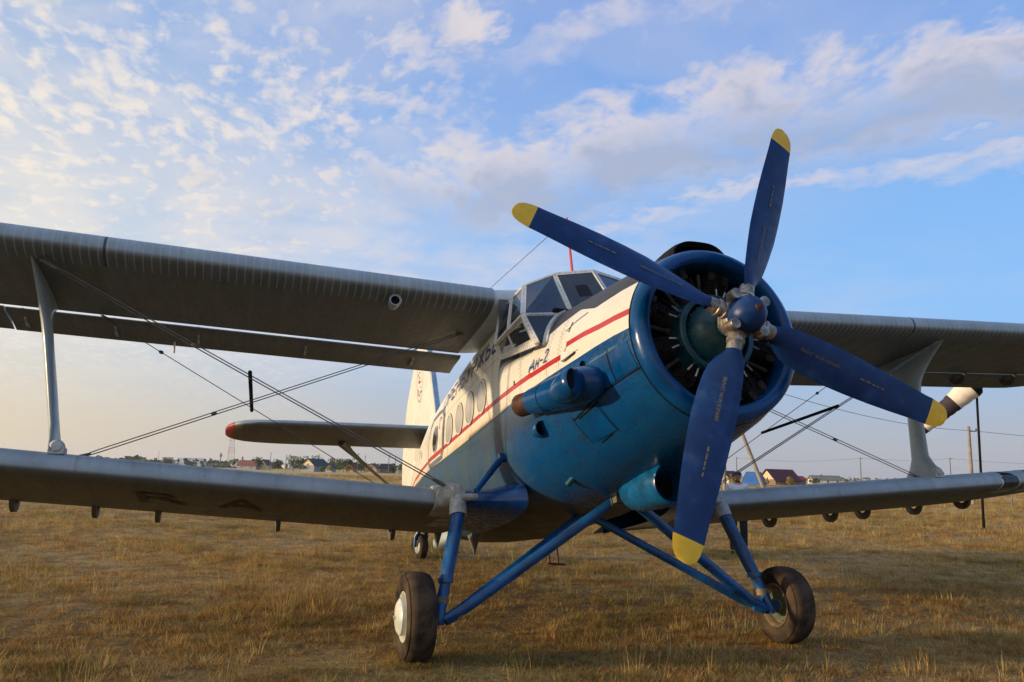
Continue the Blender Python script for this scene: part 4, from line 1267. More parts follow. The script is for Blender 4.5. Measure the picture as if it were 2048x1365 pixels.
def fin_plate(name, outline, th, mat_, parent=ROOT):
    # thick, bevelled plate in the xz plane
    c = (sum(p[0] for p in outline)/len(outline), sum(p[1] for p in outline)/len(outline))
    def inset(k): return [(c[0]+(p[0]-c[0])*k, c[1]+(p[1]-c[1])*k) for p in outline]
    rings = [(inset(.80), -th), (inset(.95), -th*.7), (outline, -.004), (outline, .004), (inset(.95), th*.7), (inset(.80), th)]
    vs = []; n = len(outline)
    for r_, y in rings: vs += [(p[0], y, p[1]) for p in r_]
    f = grid_faces(6, n, True)+[tuple(range(n))[::-1], tuple(range(5*n, 6*n))]
    return mk(name, vs, f, mat_, parent, 60)


def yplate_full(outl):
    return outl


fino = fin_plate('tail_fin', fin+[(-11.05, 2.2), (-11.0, 1.15)], .075, M_CREAM)
rudo = fin_plate('rudder', [(-11.02, 1.15), (-11.07, 2.2), (-11.14, 3.19)]+rud[1:], .05, M_CREAM)
g = G()
for a, b in zip(fin[:4], fin[1:5]): g.bar((a[0]+.01, 0, a[1]), (b[0]+.01, 0, b[1]), .09, .045, up=(1, 0, .3))
g.build('fin_leading_edge', mat('pale_blue_paint', (.26, .38, .50), .5), fino, 40)
# emblem: oval outline with small red and blue strokes
for side in (-1,):
    g = G(); n = 28
    cxx, czz = -10.35, 2.66
    vs = []
    for j in range(n):
        a = 2*PI*j/n
        for r in (.95, 1.0): vs.append((cxx+.25*r*math.cos(a), side*.086, czz+.42*r*math.sin(a)))
    g.add(vs, [(2*j, 2*j+1, (2*j+3) % (2*n), (2*j+2) % (2*n)) for j in range(n)])
    g.build('fin_emblem_outline', mat('faded_blue_line', (.22, .22, .32), .6), fino, False)
    g = G(); random.seed(3)
    for k in range(15):
        a = random.uniform(0, 2*PI); r = random.uniform(0, .75)
        q = (cxx+.25*r*math.cos(a), czz+.42*r*math.sin(a)); w1 = random.uniform(.015, .05); h1 = random.uniform(.012, .03)
        g.add([(q[0]-w1, side*.087, q[1]-h1), (q[0]+w1, side*.087, q[1]-h1*.5), (q[0]+w1*.8, side*.087, q[1]+h1), (q[0]-w1, side*.087, q[1]+h1*.4)], [(0, 1, 2, 3)])
    eo_ = g.build('fin_emblem_figure', mat('faded_pink_print', (.48, .26, .24), .6, var=.3), fino, False); eo_['kind'] = 'stuff'
# tailplane
TP_T = [(0, 0), (.012, .028), (.05, .052), (.15, .072), (.40, .088), (.80, .078), (1.2, .045), (1.55, .006)]
TP_B = [(1.555, -.004), (1.2, -.042), (.8, -.070), (.40, -.078), (.15, -.066), (.05, -.046), (.012, -.024)]
for side in (-1, 1):
    vs = []; ysx = [(.05, 1, 0), (.5, 1, 0), (1.2, 1, 0), (2.0, .99, 0), (2.7, .97, .01), (3.05, .92, .04), (3.25, .84, .10), (3.40, .70, .21), (3.50, .50, .38), (3.545, .28, .56)]
    pr_ = TP_T+TP_B; n = len(pr_); fm = []
    for (y, sc, xo) in ysx:
        for (s_, z) in pr_: vs.append((-8.62-s_*sc*1.0-xo, side*y, 1.30+z*min(1, sc*1.15)))
    f = grid_faces(len(ysx), n, True)+[tuple(range(n)), tuple(range((len(ysx)-1)*n, len(ysx)*n))[::-1]]
    fm = []
    for i in range(len(ysx)-1): fm += [1 if ysx[i][0] > 3.35 else 0]*n
    fm += [0, 1]
    mk('tailplane', vs, f, None, ROOT, 40, [M_LW, mat('dull_red_paint', (.26, .02, .02), .5, var=.15)], fm)
    g = G(); g.tube([(-9.62, side*1.62, 1.24), (-9.72, side*1.44, 1.09), (-9.85, side*1.15, .88), (-10.25, side*.27, .30)], [.15, .085, .05, .042], 12, sy=.55)
    g.build('tailplane_strut', mat('olive_grey_strut_paint', (.13, .13, .105), .5, var=.2), ROOT)
# tail wheel
tw = empty('tail_wheel', (-10.25, -.10, -.485), (0, 0, math.radians(14)), ROOT)
g = G(); g.lathe([(-.05, .11), (-.075, .15), (-.08, .19), (-.055, .225), (0, .236), (.055, .225), (.08, .19), (.075, .15), (.05, .11)], axis='y', n=48); g.build('tyre', M_TYRE, tw, 60)
g = G(); g.lathe([(-.06, .0), (-.06, .09), (-.05, .11), (.05, .11), (.06, .09), (.06, 0)], axis='y', n=30); g.build('rim', M_GREY, tw, 40)
g = G(); g.tube([(0, .10, 0), (.06, .105, .18), (.17, .03, .34), (.20, 0, .62)], [.028, .035, .045, .05], 12); g.tube([(0, -.10, 0), (.06, -.105, .18), (.17, -.03, .34)], [.028, .035, .045], 12)
g.build('tail_wheel_fork', M_GEAR, tw)
# belly step fairing seen behind the leg
g = G(); g.lathe([(-.55, .0), (-.5, .06), (-.3, .11), (0, .13), (.35, .11), (.5, .05), (.52, 0)], (-6.2, -.62, -.83), 'x', 20); g.build('belly_blister', M_LW, ROOT, 60)

# ================================================================== THINGS NEAR BY
# red-brown ladder hanging from the door sill on the far side
M_BRN = mat('rusty_red_steel', (.085, .022, .016), .6, .3, var=.3)
LB = Vector((-6.73, 1.10, -1.12))
for dx_ in (-.17, .17):
    g = G(); g.tube([LB+Vector((dx_, 0, 0)), LB+Vector((dx_, -.03, .45)), LB+Vector((dx_, -.24, .62)), LB+Vector((dx_, -.30, .66))], .017, 8); g.build('ladder_stile', M_BRN, ROOT)
for q in (.0, .27, .50):
    g = G(); g.tube([LB+Vector((-.17, -.01, q)), LB+Vector((.17, -.01, q))], .016, 8); g.build('ladder_rung', M_BRN, ROOT)
g = G(); g.tube([LB+Vector((.17, -.16, .01)), LB+Vector((.17, .10, -.01))], .015, 6); g.build('ladder_foot', M_BRN, ROOT)

# windsock on its black pole
wp = empty('windsock_pole', (-14.89, 20.78, 0)); tag(wp, 'thin black steel pole standing in the tall grass on the right', 'pole')
g = G(); g.tube([(0, 0, 0), (.05, .02, 4.62)], [.045, .038], 12); g.build('pole', M_BLACK, wp)
g = G(); g.tube([(.05, .02, 4.60), (.05, .0, 4.70), (.03, -.10, 4.74), (.0, -.13, 4.84), (-.02, -.10, 4.92)], .018, 8); g.build('hook', M_WIRE, wp)
ws = empty('windsock', (-14.89, 20.70, 4.92)); tag(ws, 'white windsock with one black band hanging from the black pole', 'windsock')
wd = Vector((-.98, -.94, -1.24)).normalized()
Rws = Vector((1, 0, 0)).rotation_difference(wd).to_matrix()
def sock(name, t0, t1, m_):
    g = G(); g.lathe([(t0+(t1-t0)*i/6, .40-(.20*(t0+(t1-t0)*i/6)/2.25)+.012*math.sin(i*2.3)) for i in range(7)], (0, 0, 0), 'x', 28, R=Rws)
    return g.build(name, m_, ws, 60)
M_SOCKW = mat('white_sock_cloth', (.72, .64, .54), .8, var=.06); M_SOCKB = mat('dark_sock_cloth', (.035, .022, .028), .8, var=.2)
sock('white_panel', .10, .82, M_SOCKW); sock('black_band', .82, 1.36, M_SOCKB); sock('white_panel', 1.36, 2.12, M_SOCKW); sock('black_tip', 2.12, 2.26, M_SOCKB)
g = G(); g.lathe([(-.34, .08), (-.05, .38), (.12, .405)], (0, 0, 0), 'x', 28, R=Rws); g.build('mouth_cone', M_BLACK, ws, 60)

# concrete power poles and lines
M_CONC = mat('weathered_concrete', (.27, .235, .19), .85, var=.15, vscale=3, bump=.2)
M_WOODP = mat('grey_wood_pole', (.17, .15, .125), .85, var=.2, vscale=3)


def power_pole(x, y, h, r, label, group, brace=None, mat_=M_CONC):
    p = empty('power_pole', (x, y, hill(x, y))); tag(p, label, 'power pole', group)
    g = G(); g.tube([(0, 0, 0), (0, 0, h)], [r, r*.72], 10); g.build('shaft', mat_, p)
    g = G(); g.tube([(-.0, .0, h-.35), (.25*r/.13, .35*r/.13, h-.35)], r*.25, 6); g.tube([(.25*r/.13, .35*r/.13, h-.35), (.25*r/.13, .35*r/.13, h-.15)], r*.35, 8); g.build('insulator', M_DARKMET, p)
    if brace:
        g = G(); g.tube([(brace[0], brace[1], 0), (0, 0, brace[2])], [r*1.05, r*.8], 10); g.build('brace', mat_, p)
    return p


power_pole(-40.75, 48.39, 5.75, .15, 'tall pale concrete power pole beyond the windsock pole on the right', None)
ap = power_pole(-26.7, 18.3, 6.6, .10, 'concrete power pole with a slanting brace behind the nose of the biplane', None, brace=(1.25, 1.75, 5.9), mat_=M_CONC)


def sag_wire(name, a, b, sag, r, label, group=None, n=16):
    g = G(); a = Vector(a); b = Vector(b)
    g.tube([a.lerp(b, i/n)-Vector((0, 0, sag*4*(i/n)*(1-i/n))) for i in range(n+1)], r, 5)
    o = g.build(name, M_WIRE); tag(o, label, 'power line', group); return o


sag_wire('power_line', (-26.6, 18.5, 6.35), (-40.7, 48.5, 5.45), .55, .016, 'thin power line between the braced pole and the tall pale pole')
sag_wire('power_line', (-40.7, 48.5, 5.45), (-29.8, 84.0, 5.2), .7, .016, 'thin power line running right from the tall pale pole out of view')
far_poles = [(-193.2, 129.0, 7.2), (-166.3, 147.9, 7.4), (-152.3, 162.6, 7.6)]
fl = ['slim distant power pole above the head of the man', 'slim distant power pole left of the port interplane strut foot', 'slim distant power pole just left of the tall pale pole']
for (x, y, h_), lb in zip(far_poles, fl): power_pole(x, y, h_, .14, lb, 'distant power poles on the right', mat_=M_WOODP)
sag_wire('power_line', (-193.2, 129.2, 7.0), (-166.3, 148.0, 7.2), .9, .03, 'distant power line between the first and second far poles on the right')
sag_wire('power_line', (-166.3, 148.0, 7.2), (-152.3, 162.7, 7.4), .5, .03, 'distant power line between the second and third far poles on the right')
sag_wire('power_line', (-152.3, 162.7, 7.4), (-128, 190, 7.2), .9, .03, 'distant power line right of the third far pole')
for (x, y, h_, lb) in ((-240.7, 30.4, 6.0, 'taller distant power pole in front of the peach gabled cottage'), (-289.9, 39.6, 6.2, 'distant power pole between the two peach gabled cottages'),
                       (-249.2, 41.1, 6.0, 'distant power pole beside the dark roofed cottage'), (-288.2, 50.2, 6.2, 'rightmost distant power pole beside the fin of the biplane'),
                       (-292.8, 7.3, 6.4, 'distant power pole right of the small yellow gabled cottage'), (-322.5, 14.1, 6.2, 'distant power pole left of the teal roofed house')):
    power_pole(x, y, h_, .13, lb, 'distant power poles on the left', mat_=M_WOODP)

# fence posts at the far right
for (x, y, h_, lb) in ((-34.1, 44.4, 1.15, 'dark weathered fence post in the dry grass at the right edge'), (-43.0, 51.2, 1.05, 'weathered fence post under the port wing near the black pole'), (-49.3, 53.5, 1.0, 'small farther fence post left of the black pole')):
    g = G(); g.tube([(0, 0, 0), (.03, .02, h_*.6), (.02, .0, h_)], [.055, .05, .04], 8)
    o = g.build('fence_post', M_WOODP); o.location = (x, y, 0); tag(o, lb, 'fence post', 'fence posts across the steppe')

# ================================================================== HOUSES, TREES, TOWN
def flat(name, c, rough=.8, var=.1, vs_=1.2): return mat(name, c, rough, var=var, vscale=vs_)
HM = {}
def hm(key, c):
    if key not in HM: HM[key] = flat(key, c)
    return HM[key]


def house(x, y, rot, L_, W_, wh, rh, wall, roof, gable, label, name='cottage', group=None, over=.35, windows=True, chimney=False, porch=False):
    z0 = hill(x, y)
    e = empty(name, (x, y, z0), (0, 0, math.radians(rot))); tag(e, label, 'house', group)
    g = G(); l, w_ = L_/2, W_/2
    g.add([(-l, -w_, 0), (l, -w_, 0), (l, w_, 0), (-l, w_, 0), (-l, -w_, wh), (l, -w_, wh), (l, w_, wh), (-l, w_, wh)], [(0, 1, 5, 4), (1, 2, 6, 5), (2, 3, 7, 6), (3, 0, 4, 7)])
    g.build('wall', wall, e, False)
    g = G(); g.add([(l, -w_, wh), (l, w_, wh), (l, 0, rh-.08), (-l, -w_, wh), (-l, w_, wh), (-l, 0, rh-.08)], [(0, 1, 2), (5, 4, 3)]); g.build('gable', gable, e, False)
    g = G(); lo = l+over; t_ = .07
    k = over*(rh-wh)/w_
    for s_ in (-1, 1):
        a = (-lo, 0, rh); b = (lo, 0, rh); c = (lo, s_*(w_+over), wh-k); d = (-lo, s_*(w_+over), wh-k)
        g.add([a, b, c, d]+[(p[0], p[1], p[2]+t_) for p in (a, b, c, d)], [(0, 1, 2, 3), (7, 6, 5, 4), (0, 4, 5, 1), (1, 5, 6, 2), (2, 6, 7, 3), (3, 7, 4, 0)])
    rf = g.build('roof', roof, e, False)
    if chimney:
        g = G(); g.box((l*.3, .25*w_, rh-.1), (.22, .22, .55)); g.build('chimney', hm('brick', (.22, .09, .06)), rf, False)
    if windows:
        wm = hm('window_dark', (.03, .035, .04)); fm = hm('window_white', (.6, .58, .52))
        spots = [(l+.012, 0, min(wh*1.08, wh+.3), .32, 'x')]
        n = max(1, int(L_/3.2))
        for i in range(n):
            for s_ in (-1, 1): spots.append((-l+L_*(i+.5)/n, s_*(w_+.012), wh*.52, .38, 'y'))
        for (a, b, c, r, ax_) in spots:
            g = G(); hh = (.02, r, r*1.15) if ax_ == 'x' else (r, .02, r*1.15); g.box((a, b, c), hh); fo = g.build('window', fm, e, False)
            g = G(); o_ = .012
            hh = (.02, r*.8, r*.95) if ax_ == 'x' else (r*.8, .02, r*.95)
            cc = (a+o_*(1 if a > 0 else -1), b, c) if ax_ == 'x' else (a, b+o_*(1 if b > 0 else -1), c)
            g.box(cc, hh); g.build('pane', wm, fo, False)
    if porch:
        for i in range(5):
            g = G(); g.box((-l+L_*i/4, -w_-1.0, wh*.45), (.08, .08, wh*.45)); g.build('porch_post', hm('post', (.35, .25, .15)), e, False)
    return e


W1 = hm('cream_plaster', (.78, .62, .36)); W2 = hm('peach_plaster', (.74, .48, .30)); W3 = hm('grey_wall', (.32, .33, .36)); W4 = hm('brown_wall', (.20, .15, .11)); W5 = hm('white_wall', (.6, .58, .55))
RT = hm('teal_roof', (.003, .042, .048)); RM = hm('maroon_roof', (.085, .018, .022)); RD = hm('dark_roof', (.045, .035, .035)); RG = hm('olive_roof', (.17, .19, .14)); RR = hm('red_roof', (.36, .05, .035)); RB = hm('blue_roof', (.02, .12, .42)); RS = hm('silver_roof', (.5, .5, .5)); RBR = hm('brick_roof', (.22, .08, .055))
house(-292, 22.6, -38, 9.5, 5.2, 2.3, 4.5, W3, RT, W1, 'large cottage with dark teal metal roof and yellow lit gable among trees', chimney=False)
house(-286, 27.4, -38, 2.6, 2.6, 1.5, 2.7, W3, RT, W1, 'small yellow gabled annex in front of the teal roofed house', windows=False)
house(-372.8, 8.2, -30, 5, 3.8, 2.2, 4.4, W1, RD, W1, 'small cottage with bright yellow gable left of the teal roofed house')
house(-372.9, 1.5, 60, 9, 5, 1.8, 3.9, W3, RBR, W4, 'low cottage with dull brick red roof at the left of the village')
house(-320.2, 38.5, -30, 4.5, 4.2, 1.7, 3.9, W2, RR, W2, 'cottage with peach gable and red roof edge in the village')
house(-309.2, 45.4, -25, 4.5, 4.4, 1.8, 3.5, W2, RD, W2, 'cottage with pale peach gable half hidden by the tailplane strut')
house(-318.3, 52.6, 65, 5, 4, 2.0, 3.6, W4, RD, W4, 'cottage with dark roof right of the peach gabled cottages')
house(-317.0, 60.0, 55, 5, 4, 1.6, 2.8, W5, RD, W5, 'low white building next to the fin of the biplane')
# right side
house(-167.1, 123.9, -84, 7.5, 5.6, 1.35, 3.75, W4, RM, W2, 'cottage with wide maroon roof, peach gable and porch posts', porch=True, over=.55)
house(-185.7, 121.5, -72, 4.5, 3.6, 1.6, 3.2, W1, RD, W1, 'small yellow gabled cottage behind the man', windows=True)
house(-184.4, 142.0, -84, 4.0, 3.0, 1.4, 2.3, W4, RR, RR, 'small shed with bright red roof right of the maroon cottage', 'shed', windows=False)
house(-250.2, 204.5, -108, 10.5, 6, 1.5, 3.0, W5, RG, W4, 'long low building with faded olive roof and a chimney', chimney=True)
# blue gambrel shed
e = empty('gambrel_shed', (-139.0, 97.2, 0), (0, 0, math.radians(-52))); tag(e, 'bright blue shed with a gambrel outline behind the slanting pole brace', 'shed')
g = G(); pf = [(-1.9, 0), (-1.45, 1.7), (-.85, 2.75), (.85, 2.75), (1.45, 1.7), (1.9, 0)]
g.add([(2.0, p[0], p[1]) for p in pf], [tuple(range(6))]); g.add([(-2.0, p[0], p[1]) for p in pf], [tuple(range(6))[::-1]]); g.build('front_wall', RB, e, False)
g = G(); g.add([(s_*2.05, p[0]*1.02, p[1]+.03) for p in pf for s_ in (1, -1)], [(2*i, 2*i+1, 2*i+3, 2*i+2) for i in range(5)]); g.build('roof', hm('grey_blue_roof', (.10, .12, .16)), e, False)

# lattice tower
M_TOW = {0: hm('tower_red', (.40, .12, .08)), 1: hm('tower_white', (.55, .52, .50))}
e = empty('lattice_tower', (-1243, -13.4, hill(-1243, -13.4))); tag(e, 'tall red and white lattice radio mast on the skyline', 'radio mast')
H = 52
for k in range(6):
    g = G()
    def wdt(z): return 4.6*(1-z/H)+1.3
    z0, z1 = H*k/6, H*(k+1)/6
    for q in range(2):
        za = z0+(z1-z0)*q/2; zb_ = z0+(z1-z0)*(q+1)/2; a = wdt(za); b = wdt(zb_)
        ca = [(-a, -a), (a, -a), (a, a), (-a, a)]; cb = [(-b, -b), (b, -b), (b, b), (-b, b)]
        for i in range(4):
            j = (i+1) % 4
            g.tube([(ca[i][0], ca[i][1], za), (cb[i][0], cb[i][1], zb_)], .35, 4)
            g.tube([(ca[i][0], ca[i][1], za), (cb[j][0], cb[j][1], zb_)], .16, 3)
            g.tube([(cb[i][0], cb[i][1], zb_), (cb[j][0], cb[j][1], zb_)], .2, 3)
    g.build('mast_section', M_TOW[k % 2], e, False)
e = empty('water_tower', (-892.8, -20.8, hill(-892.8, -20.8))); tag(e, 'thin water tower with a small tank left of the lattice mast', 'water tower')
g = G(); g.lathe([(0, .7), (9.5, .6)], axis='z', n=10); g.build('column', W3, e); g = G(); g.lathe([(9.5, .6), (10, 1.5), (12.5, 1.5), (13.2, .4), (15, .15), (15, 0)], axis='z', n=12); g.build('tank', W3, e)
for (x, y, h_, lb) in ((-1193, -3.9, 9, 'shorter brick boiler chimney right of the lattice mast'), (-1193, 2.0, 12, 'taller brick boiler chimney right of the lattice mast'), (-1587, -138.3, 22, 'thin far mast above the town at the left')):
    g = G(); r = .45 if h_ == 22 else 1.3
    g.lathe([(0, r*1.2), (h_, r*.8), (h_, r*1.0), (h_+1, r*1.0), (h_+1, 0)], axis='z', n=10); o = g.build('chimney_stack', hm('brick', (.22, .09, .06)) if h_ < 20 else W3); o.location = (x, y, hill(x, y)); tag(o, lb, 'chimney' if h_ < 20 else 'mast')
random.seed(11)
CX, CY = CAM.x, CAM.y
def az(u, d):
    a = math.radians(180) - math.atan2(0, 1)
    # direction from the camera for an image column, on the level
    f = Vector((RW[2][0], RW[2][1])); r = Vector((RW[0][0], RW[0][1])); q = f + r*((u-1024)/1638.0)
    q.normalize(); return CX+q.x*d, CY+q.y*d


roofs = [W3, RD, RBR, RG, RS, W3, RD]; walls = [W5, W3, W4, W3, W2]
TOWN = [(0.5*i+random.uniform(-.3, .3)) for i in range(0)]
blocks = [(-1583.7, -175.4, 16, 9, 8), (-1584.9, -164.2, 10, 9, 9), (-1488.8, -115.3, 15, 10, 10)]
for i, (x, y, L_, W_, h_) in enumerate(blocks):
    z0 = hill(x, y)
    e = empty('apartment_block', (x, y, z0), (0, 0, math.radians(80))); tag(e, ['grey flat-roofed block, leftmost on the town skyline', 'narrow reddish flat-roofed block beside the leftmost grey one', 'widest pale flat-roofed block on the town skyline, right of the far mast'][i], 'apartment block')
    g = G(); g.box((0, 0, h_/2), (L_/2, W_/2, h_/2)); g.build('wall', [W3, W4, hm('pale_block', (.42, .38, .34))][i], e, False)
    g = G(); g.box((0, 0, h_+.25), (L_/2+.3, W_/2+.3, .25)); g.build('roof', RD, e, False)
    for fl_ in range(3):
        for k in range(4):
            g = G(); g.box((-L_/2+L_*(k+.5)/4, W_/2+.03, 1.6+fl_*2.8), (.7, .03, .7)); g.build('window', hm('window_dark', (.03, .035, .04)), e, False)
            g = G(); g.box((-L_/2+L_*(k+.5)/4, -W_/2-.03, 1.6+fl_*2.8), (.7, .03, .7)); g.build('window', hm('window_dark', (.03, .035, .04)), e, False)
house(-692.1, -38.5, 70, 20, 12, 2.5, 6.5, W5, RS, W5, 'wide shed with pale silver roof just over the starboard wing', 'shed', windows=False)
house(-513.0, -0.7, 70, 12, 7, 2.0, 3.6, W5, RS, W5, 'smaller shed with pale silver roof left of the village', 'shed', windows=False)
SPOT = [(295, 1450), (305, 1600), (318, 1350), (350, 1500), (358, 1300), (368, 1150), (392, 1500), (402, 1250), (412, 1000), (425, 1400), (433, 1150), (448, 1350), (455, 980), (468, 1100), (478, 900), (492, 1250), (503, 1000), (545, 900), (562, 780), (578, 950), (592, 700), (690, 900), (735, 700), (770, 800), (790, 650)]
ORD = 'first second third fourth fifth sixth seventh eighth ninth tenth eleventh twelfth thirteenth fourteenth fifteenth sixteenth seventeenth eighteenth nineteenth twentieth twenty-first twenty-second twenty-third twenty-fourth twenty-fifth'.split()
RN = ['slate grey', 'dark', 'brick red', 'olive', 'pale silver', 'slate grey', 'dark']; WN = ['white', 'grey', 'brown', 'grey', 'peach']
for i, (u, d) in enumerate(SPOT):
    x, y = az(u, d); kr = random.randrange(7); kw = random.randrange(5)
    # one of the small far roofs of the town
    house(x, y, random.uniform(30, 110), random.uniform(7, 12), random.uniform(5, 7), random.uniform(2.2, 3.0), random.uniform(4.4, 5.6), walls[kw], roofs[kr], walls[kw],
          '%s far house from the left on the skyline, %s roof over %s walls' % (ORD[i], RN[kr], WN[kw]), 'far_house', 'far houses of the town', windows=False)


def leaf_material(name, c1, c2):
    m_ = bpy.data.materials.new(name); m_.use_nodes = True
    t = NT(m_.node_tree); b = t.n['Principled BSDF']
    c = t.new('ShaderNodeTexCoord').outputs['Object']
    t.l.new(t.mix(t.step(t.noise(c, 1.3, 5, .7), .35, .65), c1, c2), b.inputs['Base Color']); b.inputs['Roughness'].default_value = .7
    b.inputs['Specular IOR Level'].default_value = .2
    return m_


LEAF = [leaf_material('green_leaves', (.055, .10, .018), (.14, .18, .035)), leaf_material('yellowing_leaves', (.20, .16, .025), (.30, .20, .03)), leaf_material('dark_leaves', (.030, .048, .018), (.06, .08, .025))]
M_BARK = flat('bark', (.10, .075, .05))


def crown_mesh(h, w_, base_, n, leaf, lobes, seed):
    r_ = np.random.default_rng(seed); vs = []; fs = []
    cs = [(r_.uniform(-.35, .35)*w_, r_.uniform(-.35, .35)*w_, base_+(h-base_)*r_.uniform(.25, .78), r_.uniform(.28, .42)) for _ in range(lobes)]
    for i in range(n):
        c = cs[r_.integers(lobes)]
        d = r_.normal(size=3); d /= np.linalg.norm(d); rad = r_.uniform(.55, 1)**.5
        p = np.array(c[:3]) + d*rad*np.array((c[3]*w_, c[3]*w_, c[3]*(h-base_)*.8))
        p[2] = max(base_*.6, min(h, p[2]))
        a = r_.normal(size=3); a /= np.linalg.norm(a); b = np.cross(a, d); b /= (np.linalg.norm(b)+1e-6)
        s_ = leaf*r_.uniform(.6, 1.3); k = len(vs)
        vs += [tuple(p+a*s_), tuple(p+b*s_), tuple(p-a*s_), tuple(p-b*s_*.8)]; fs.append((k, k+1, k+2, k+3))
    return vs, fs


def tree(x, y, h, w_, kind, label, bush=False, name=None, group='trees and shrubs round the village'):
    e = empty(name or ('shrub' if bush else 'tree'), (x, y, hill(x, y))); tag(e, label, 'shrub' if bush else 'tree', group)
    sd = int(abs(x*13+y*7)) % 9973
    base_ = .05*h if bush else .18*h
    v, f = crown_mesh(h, w_, base_, 420 if not bush else 260, .24 if not bush else .17, 9 if not bush else 6, sd)
    mk('crown', v, f, LEAF[kind], e, False)
    g = G(); r = .05*h**.7 if not bush else .03
    g.tube([(0, 0, 0), (.03*h, 0, h*.35), (.0, .04*h, h*.7)], [r, r*.7, r*.3], 6)
    for k in range(4 if not bush else 3):
        a = k*2.1+sd; g.tube([(.02*h, 0, h*(.25+.08*k)), (math.cos(a)*w_*.25, math.sin(a)*w_*.25, h*(.5+.08*k))], [r*.45, r*.15], 5)
    g.build('trunk', M_BARK, e)
    return e


TR = [(-332.2, 17.6, 5.6, 4.2, 0, 'broad green tree left behind the teal roofed house'), (-336, 21.2, 5.9, 4.2, 2, 'dark green tree behind the ridge of the teal roofed house'), (-338, 27.2, 6.0, 4.0, 0, 'rounded green tree over the right end of the teal roof'),
      (-318, 32.0, 4.9, 3.6, 2, 'dark tree just right of the teal roofed house'), (-311, 34.8, 5.4, 4.4, 0, 'big green tree between the teal house and the peach cottage'), (-314, 37.4, 4.6, 3.6, 2, 'darker green tree leaning over the peach gabled cottage'),
      (-319.7, 42.6, 3.9, 3.0, 0, 'green tree between the two peach gabled cottages'), (-297.6, 55.2, 3.7, 3.2, 0, 'pale green tree at the fin of the biplane'), (-366, 5.0, 4.6, 3.6, 2, 'dark tree behind the small yellow gabled cottage'), (-344, 12.4, 3.8, 3.0, 2, 'dark tree in the gap left of the teal house')]
for (x, y, h, w_, k, lb) in TR: tree(x, y, h*1.14, w_*1.18, k, lb)
BU = [(-288.4, 49.6, 2.9, 1.9, 2, 'dark conical shrub right of the cottages'), (-362.7, 11.4, 3.0, 2.6, 0, 'green shrub right of the small yellow gable'), (-284.2, 18.0, 2.6, 3.0, 0, 'green shrub at the left corner of the teal house'), (-277, 26.0, 2.4, 2.2, 1, 'yellowing shrub before the small annex'), (-280, 23.8, 2.2, 1.8, 0, 'round green shrub by the teal house wall'), (-300, 31.5, 2.6, 3.2, 0, 'wide green shrub right of the teal house'), (-300, 35.0, 2.7, 2.6, 1, 'yellow green shrub before the peach gabled cottage'), (-303, 43, 2.3, 2.4, 1, 'yellowing shrub left of the pale peach gable'),
      (-157.1, 119.6, 2.4, 2.2, 1, 'golden yellow shrub right of the maroon cottage'), (-156.6, 111.4, 2.5, 2.4, 1, 'golden shrub left of the maroon cottage porch'), (-176, 116.4, 2.6, 2.2, 1, 'golden shrub in front of the small yellow cottage'), (-190, 152, 2.2, 3, 2, 'grey green shrub right of the red roofed shed')]
for (x, y, h, w_, k, lb) in BU: tree(x, y, h, w_, k, lb, bush=True)

# far wood and scrub, one mass on the horizon
vs, fs = [], []
r_ = np.random.default_rng(5)
for i in range(11000):
    u = r_.uniform(150, 830) if i < 8000 else r_.uniform(1380, 2150)
    d = r_.uniform(480, 1700) if i < 8000 else r_.uniform(700, 2200)
    x, y = az(u, d)
    dens = .5+.5*math.sin(u*.043+math.sin(d*.01)*2)*math.cos(d*.013+u*.011)
    if r_.random() > dens*.9+.1: continue
    z0 = hill(x, y); s_ = r_.uniform(.9, 2.2)
    hh = r_.uniform(0, 1)**1.3*(5.0 if i < 8000 else 4.0)
    a = r_.normal(size=3); a /= np.linalg.norm(a); b = np.cross(a, (0.3, .5, .8)); b /= np.linalg.norm(b)
    p = np.array((x, y, z0+hh)); k = len(vs)
    vs += [tuple(p+a*s_), tuple(p+b*s_), tuple(p-a*s_), tuple(p-b*s_)]; fs.append((k, k+1, k+2, k+3))
o = mk('far_scrub', vs, fs, leaf_material('far_scrub_leaves', (.055, .065, .030), (.14, .125, .045)), None, False); o['kind'] = 'stuff'; o['label'] = 'far tree belts and scrub along the horizon'

# ================================================================== GRASS
def blade_geo(g, x, y, h, w0, lean, az_, segs=3, m=0, curl=.5):
    k = len(g.v); sx, sy = math.cos(az_+PI/2), math.sin(az_+PI/2); lx, ly = math.cos(az_), math.sin(az_)
    for i in range(segs+1):
        t_ = i/segs; ww = w0*(1-t_**1.5)*.5 if i < segs else 0
        off = lean*(t_**(1+curl)); zz = h*t_*(1-.25*lean/h*t_) if h else 0
        px_, py_ = x+lx*off, y+ly*off
        if i < segs: g.v += [(px_-sx*ww, py_-sy*ww, zz), (px_+sx*ww, py_+sy*ww, zz)]
        else: g.v.append((px_, py_, zz))
    for i in range(segs-1): g.f.append((k+2*i, k+2*i+1, k+2*i+3, k+2*i+2)); g.m.append(m)
    g.f.append((k+2*segs-2, k+2*segs-1, k+2*segs)); g.m.append(m)


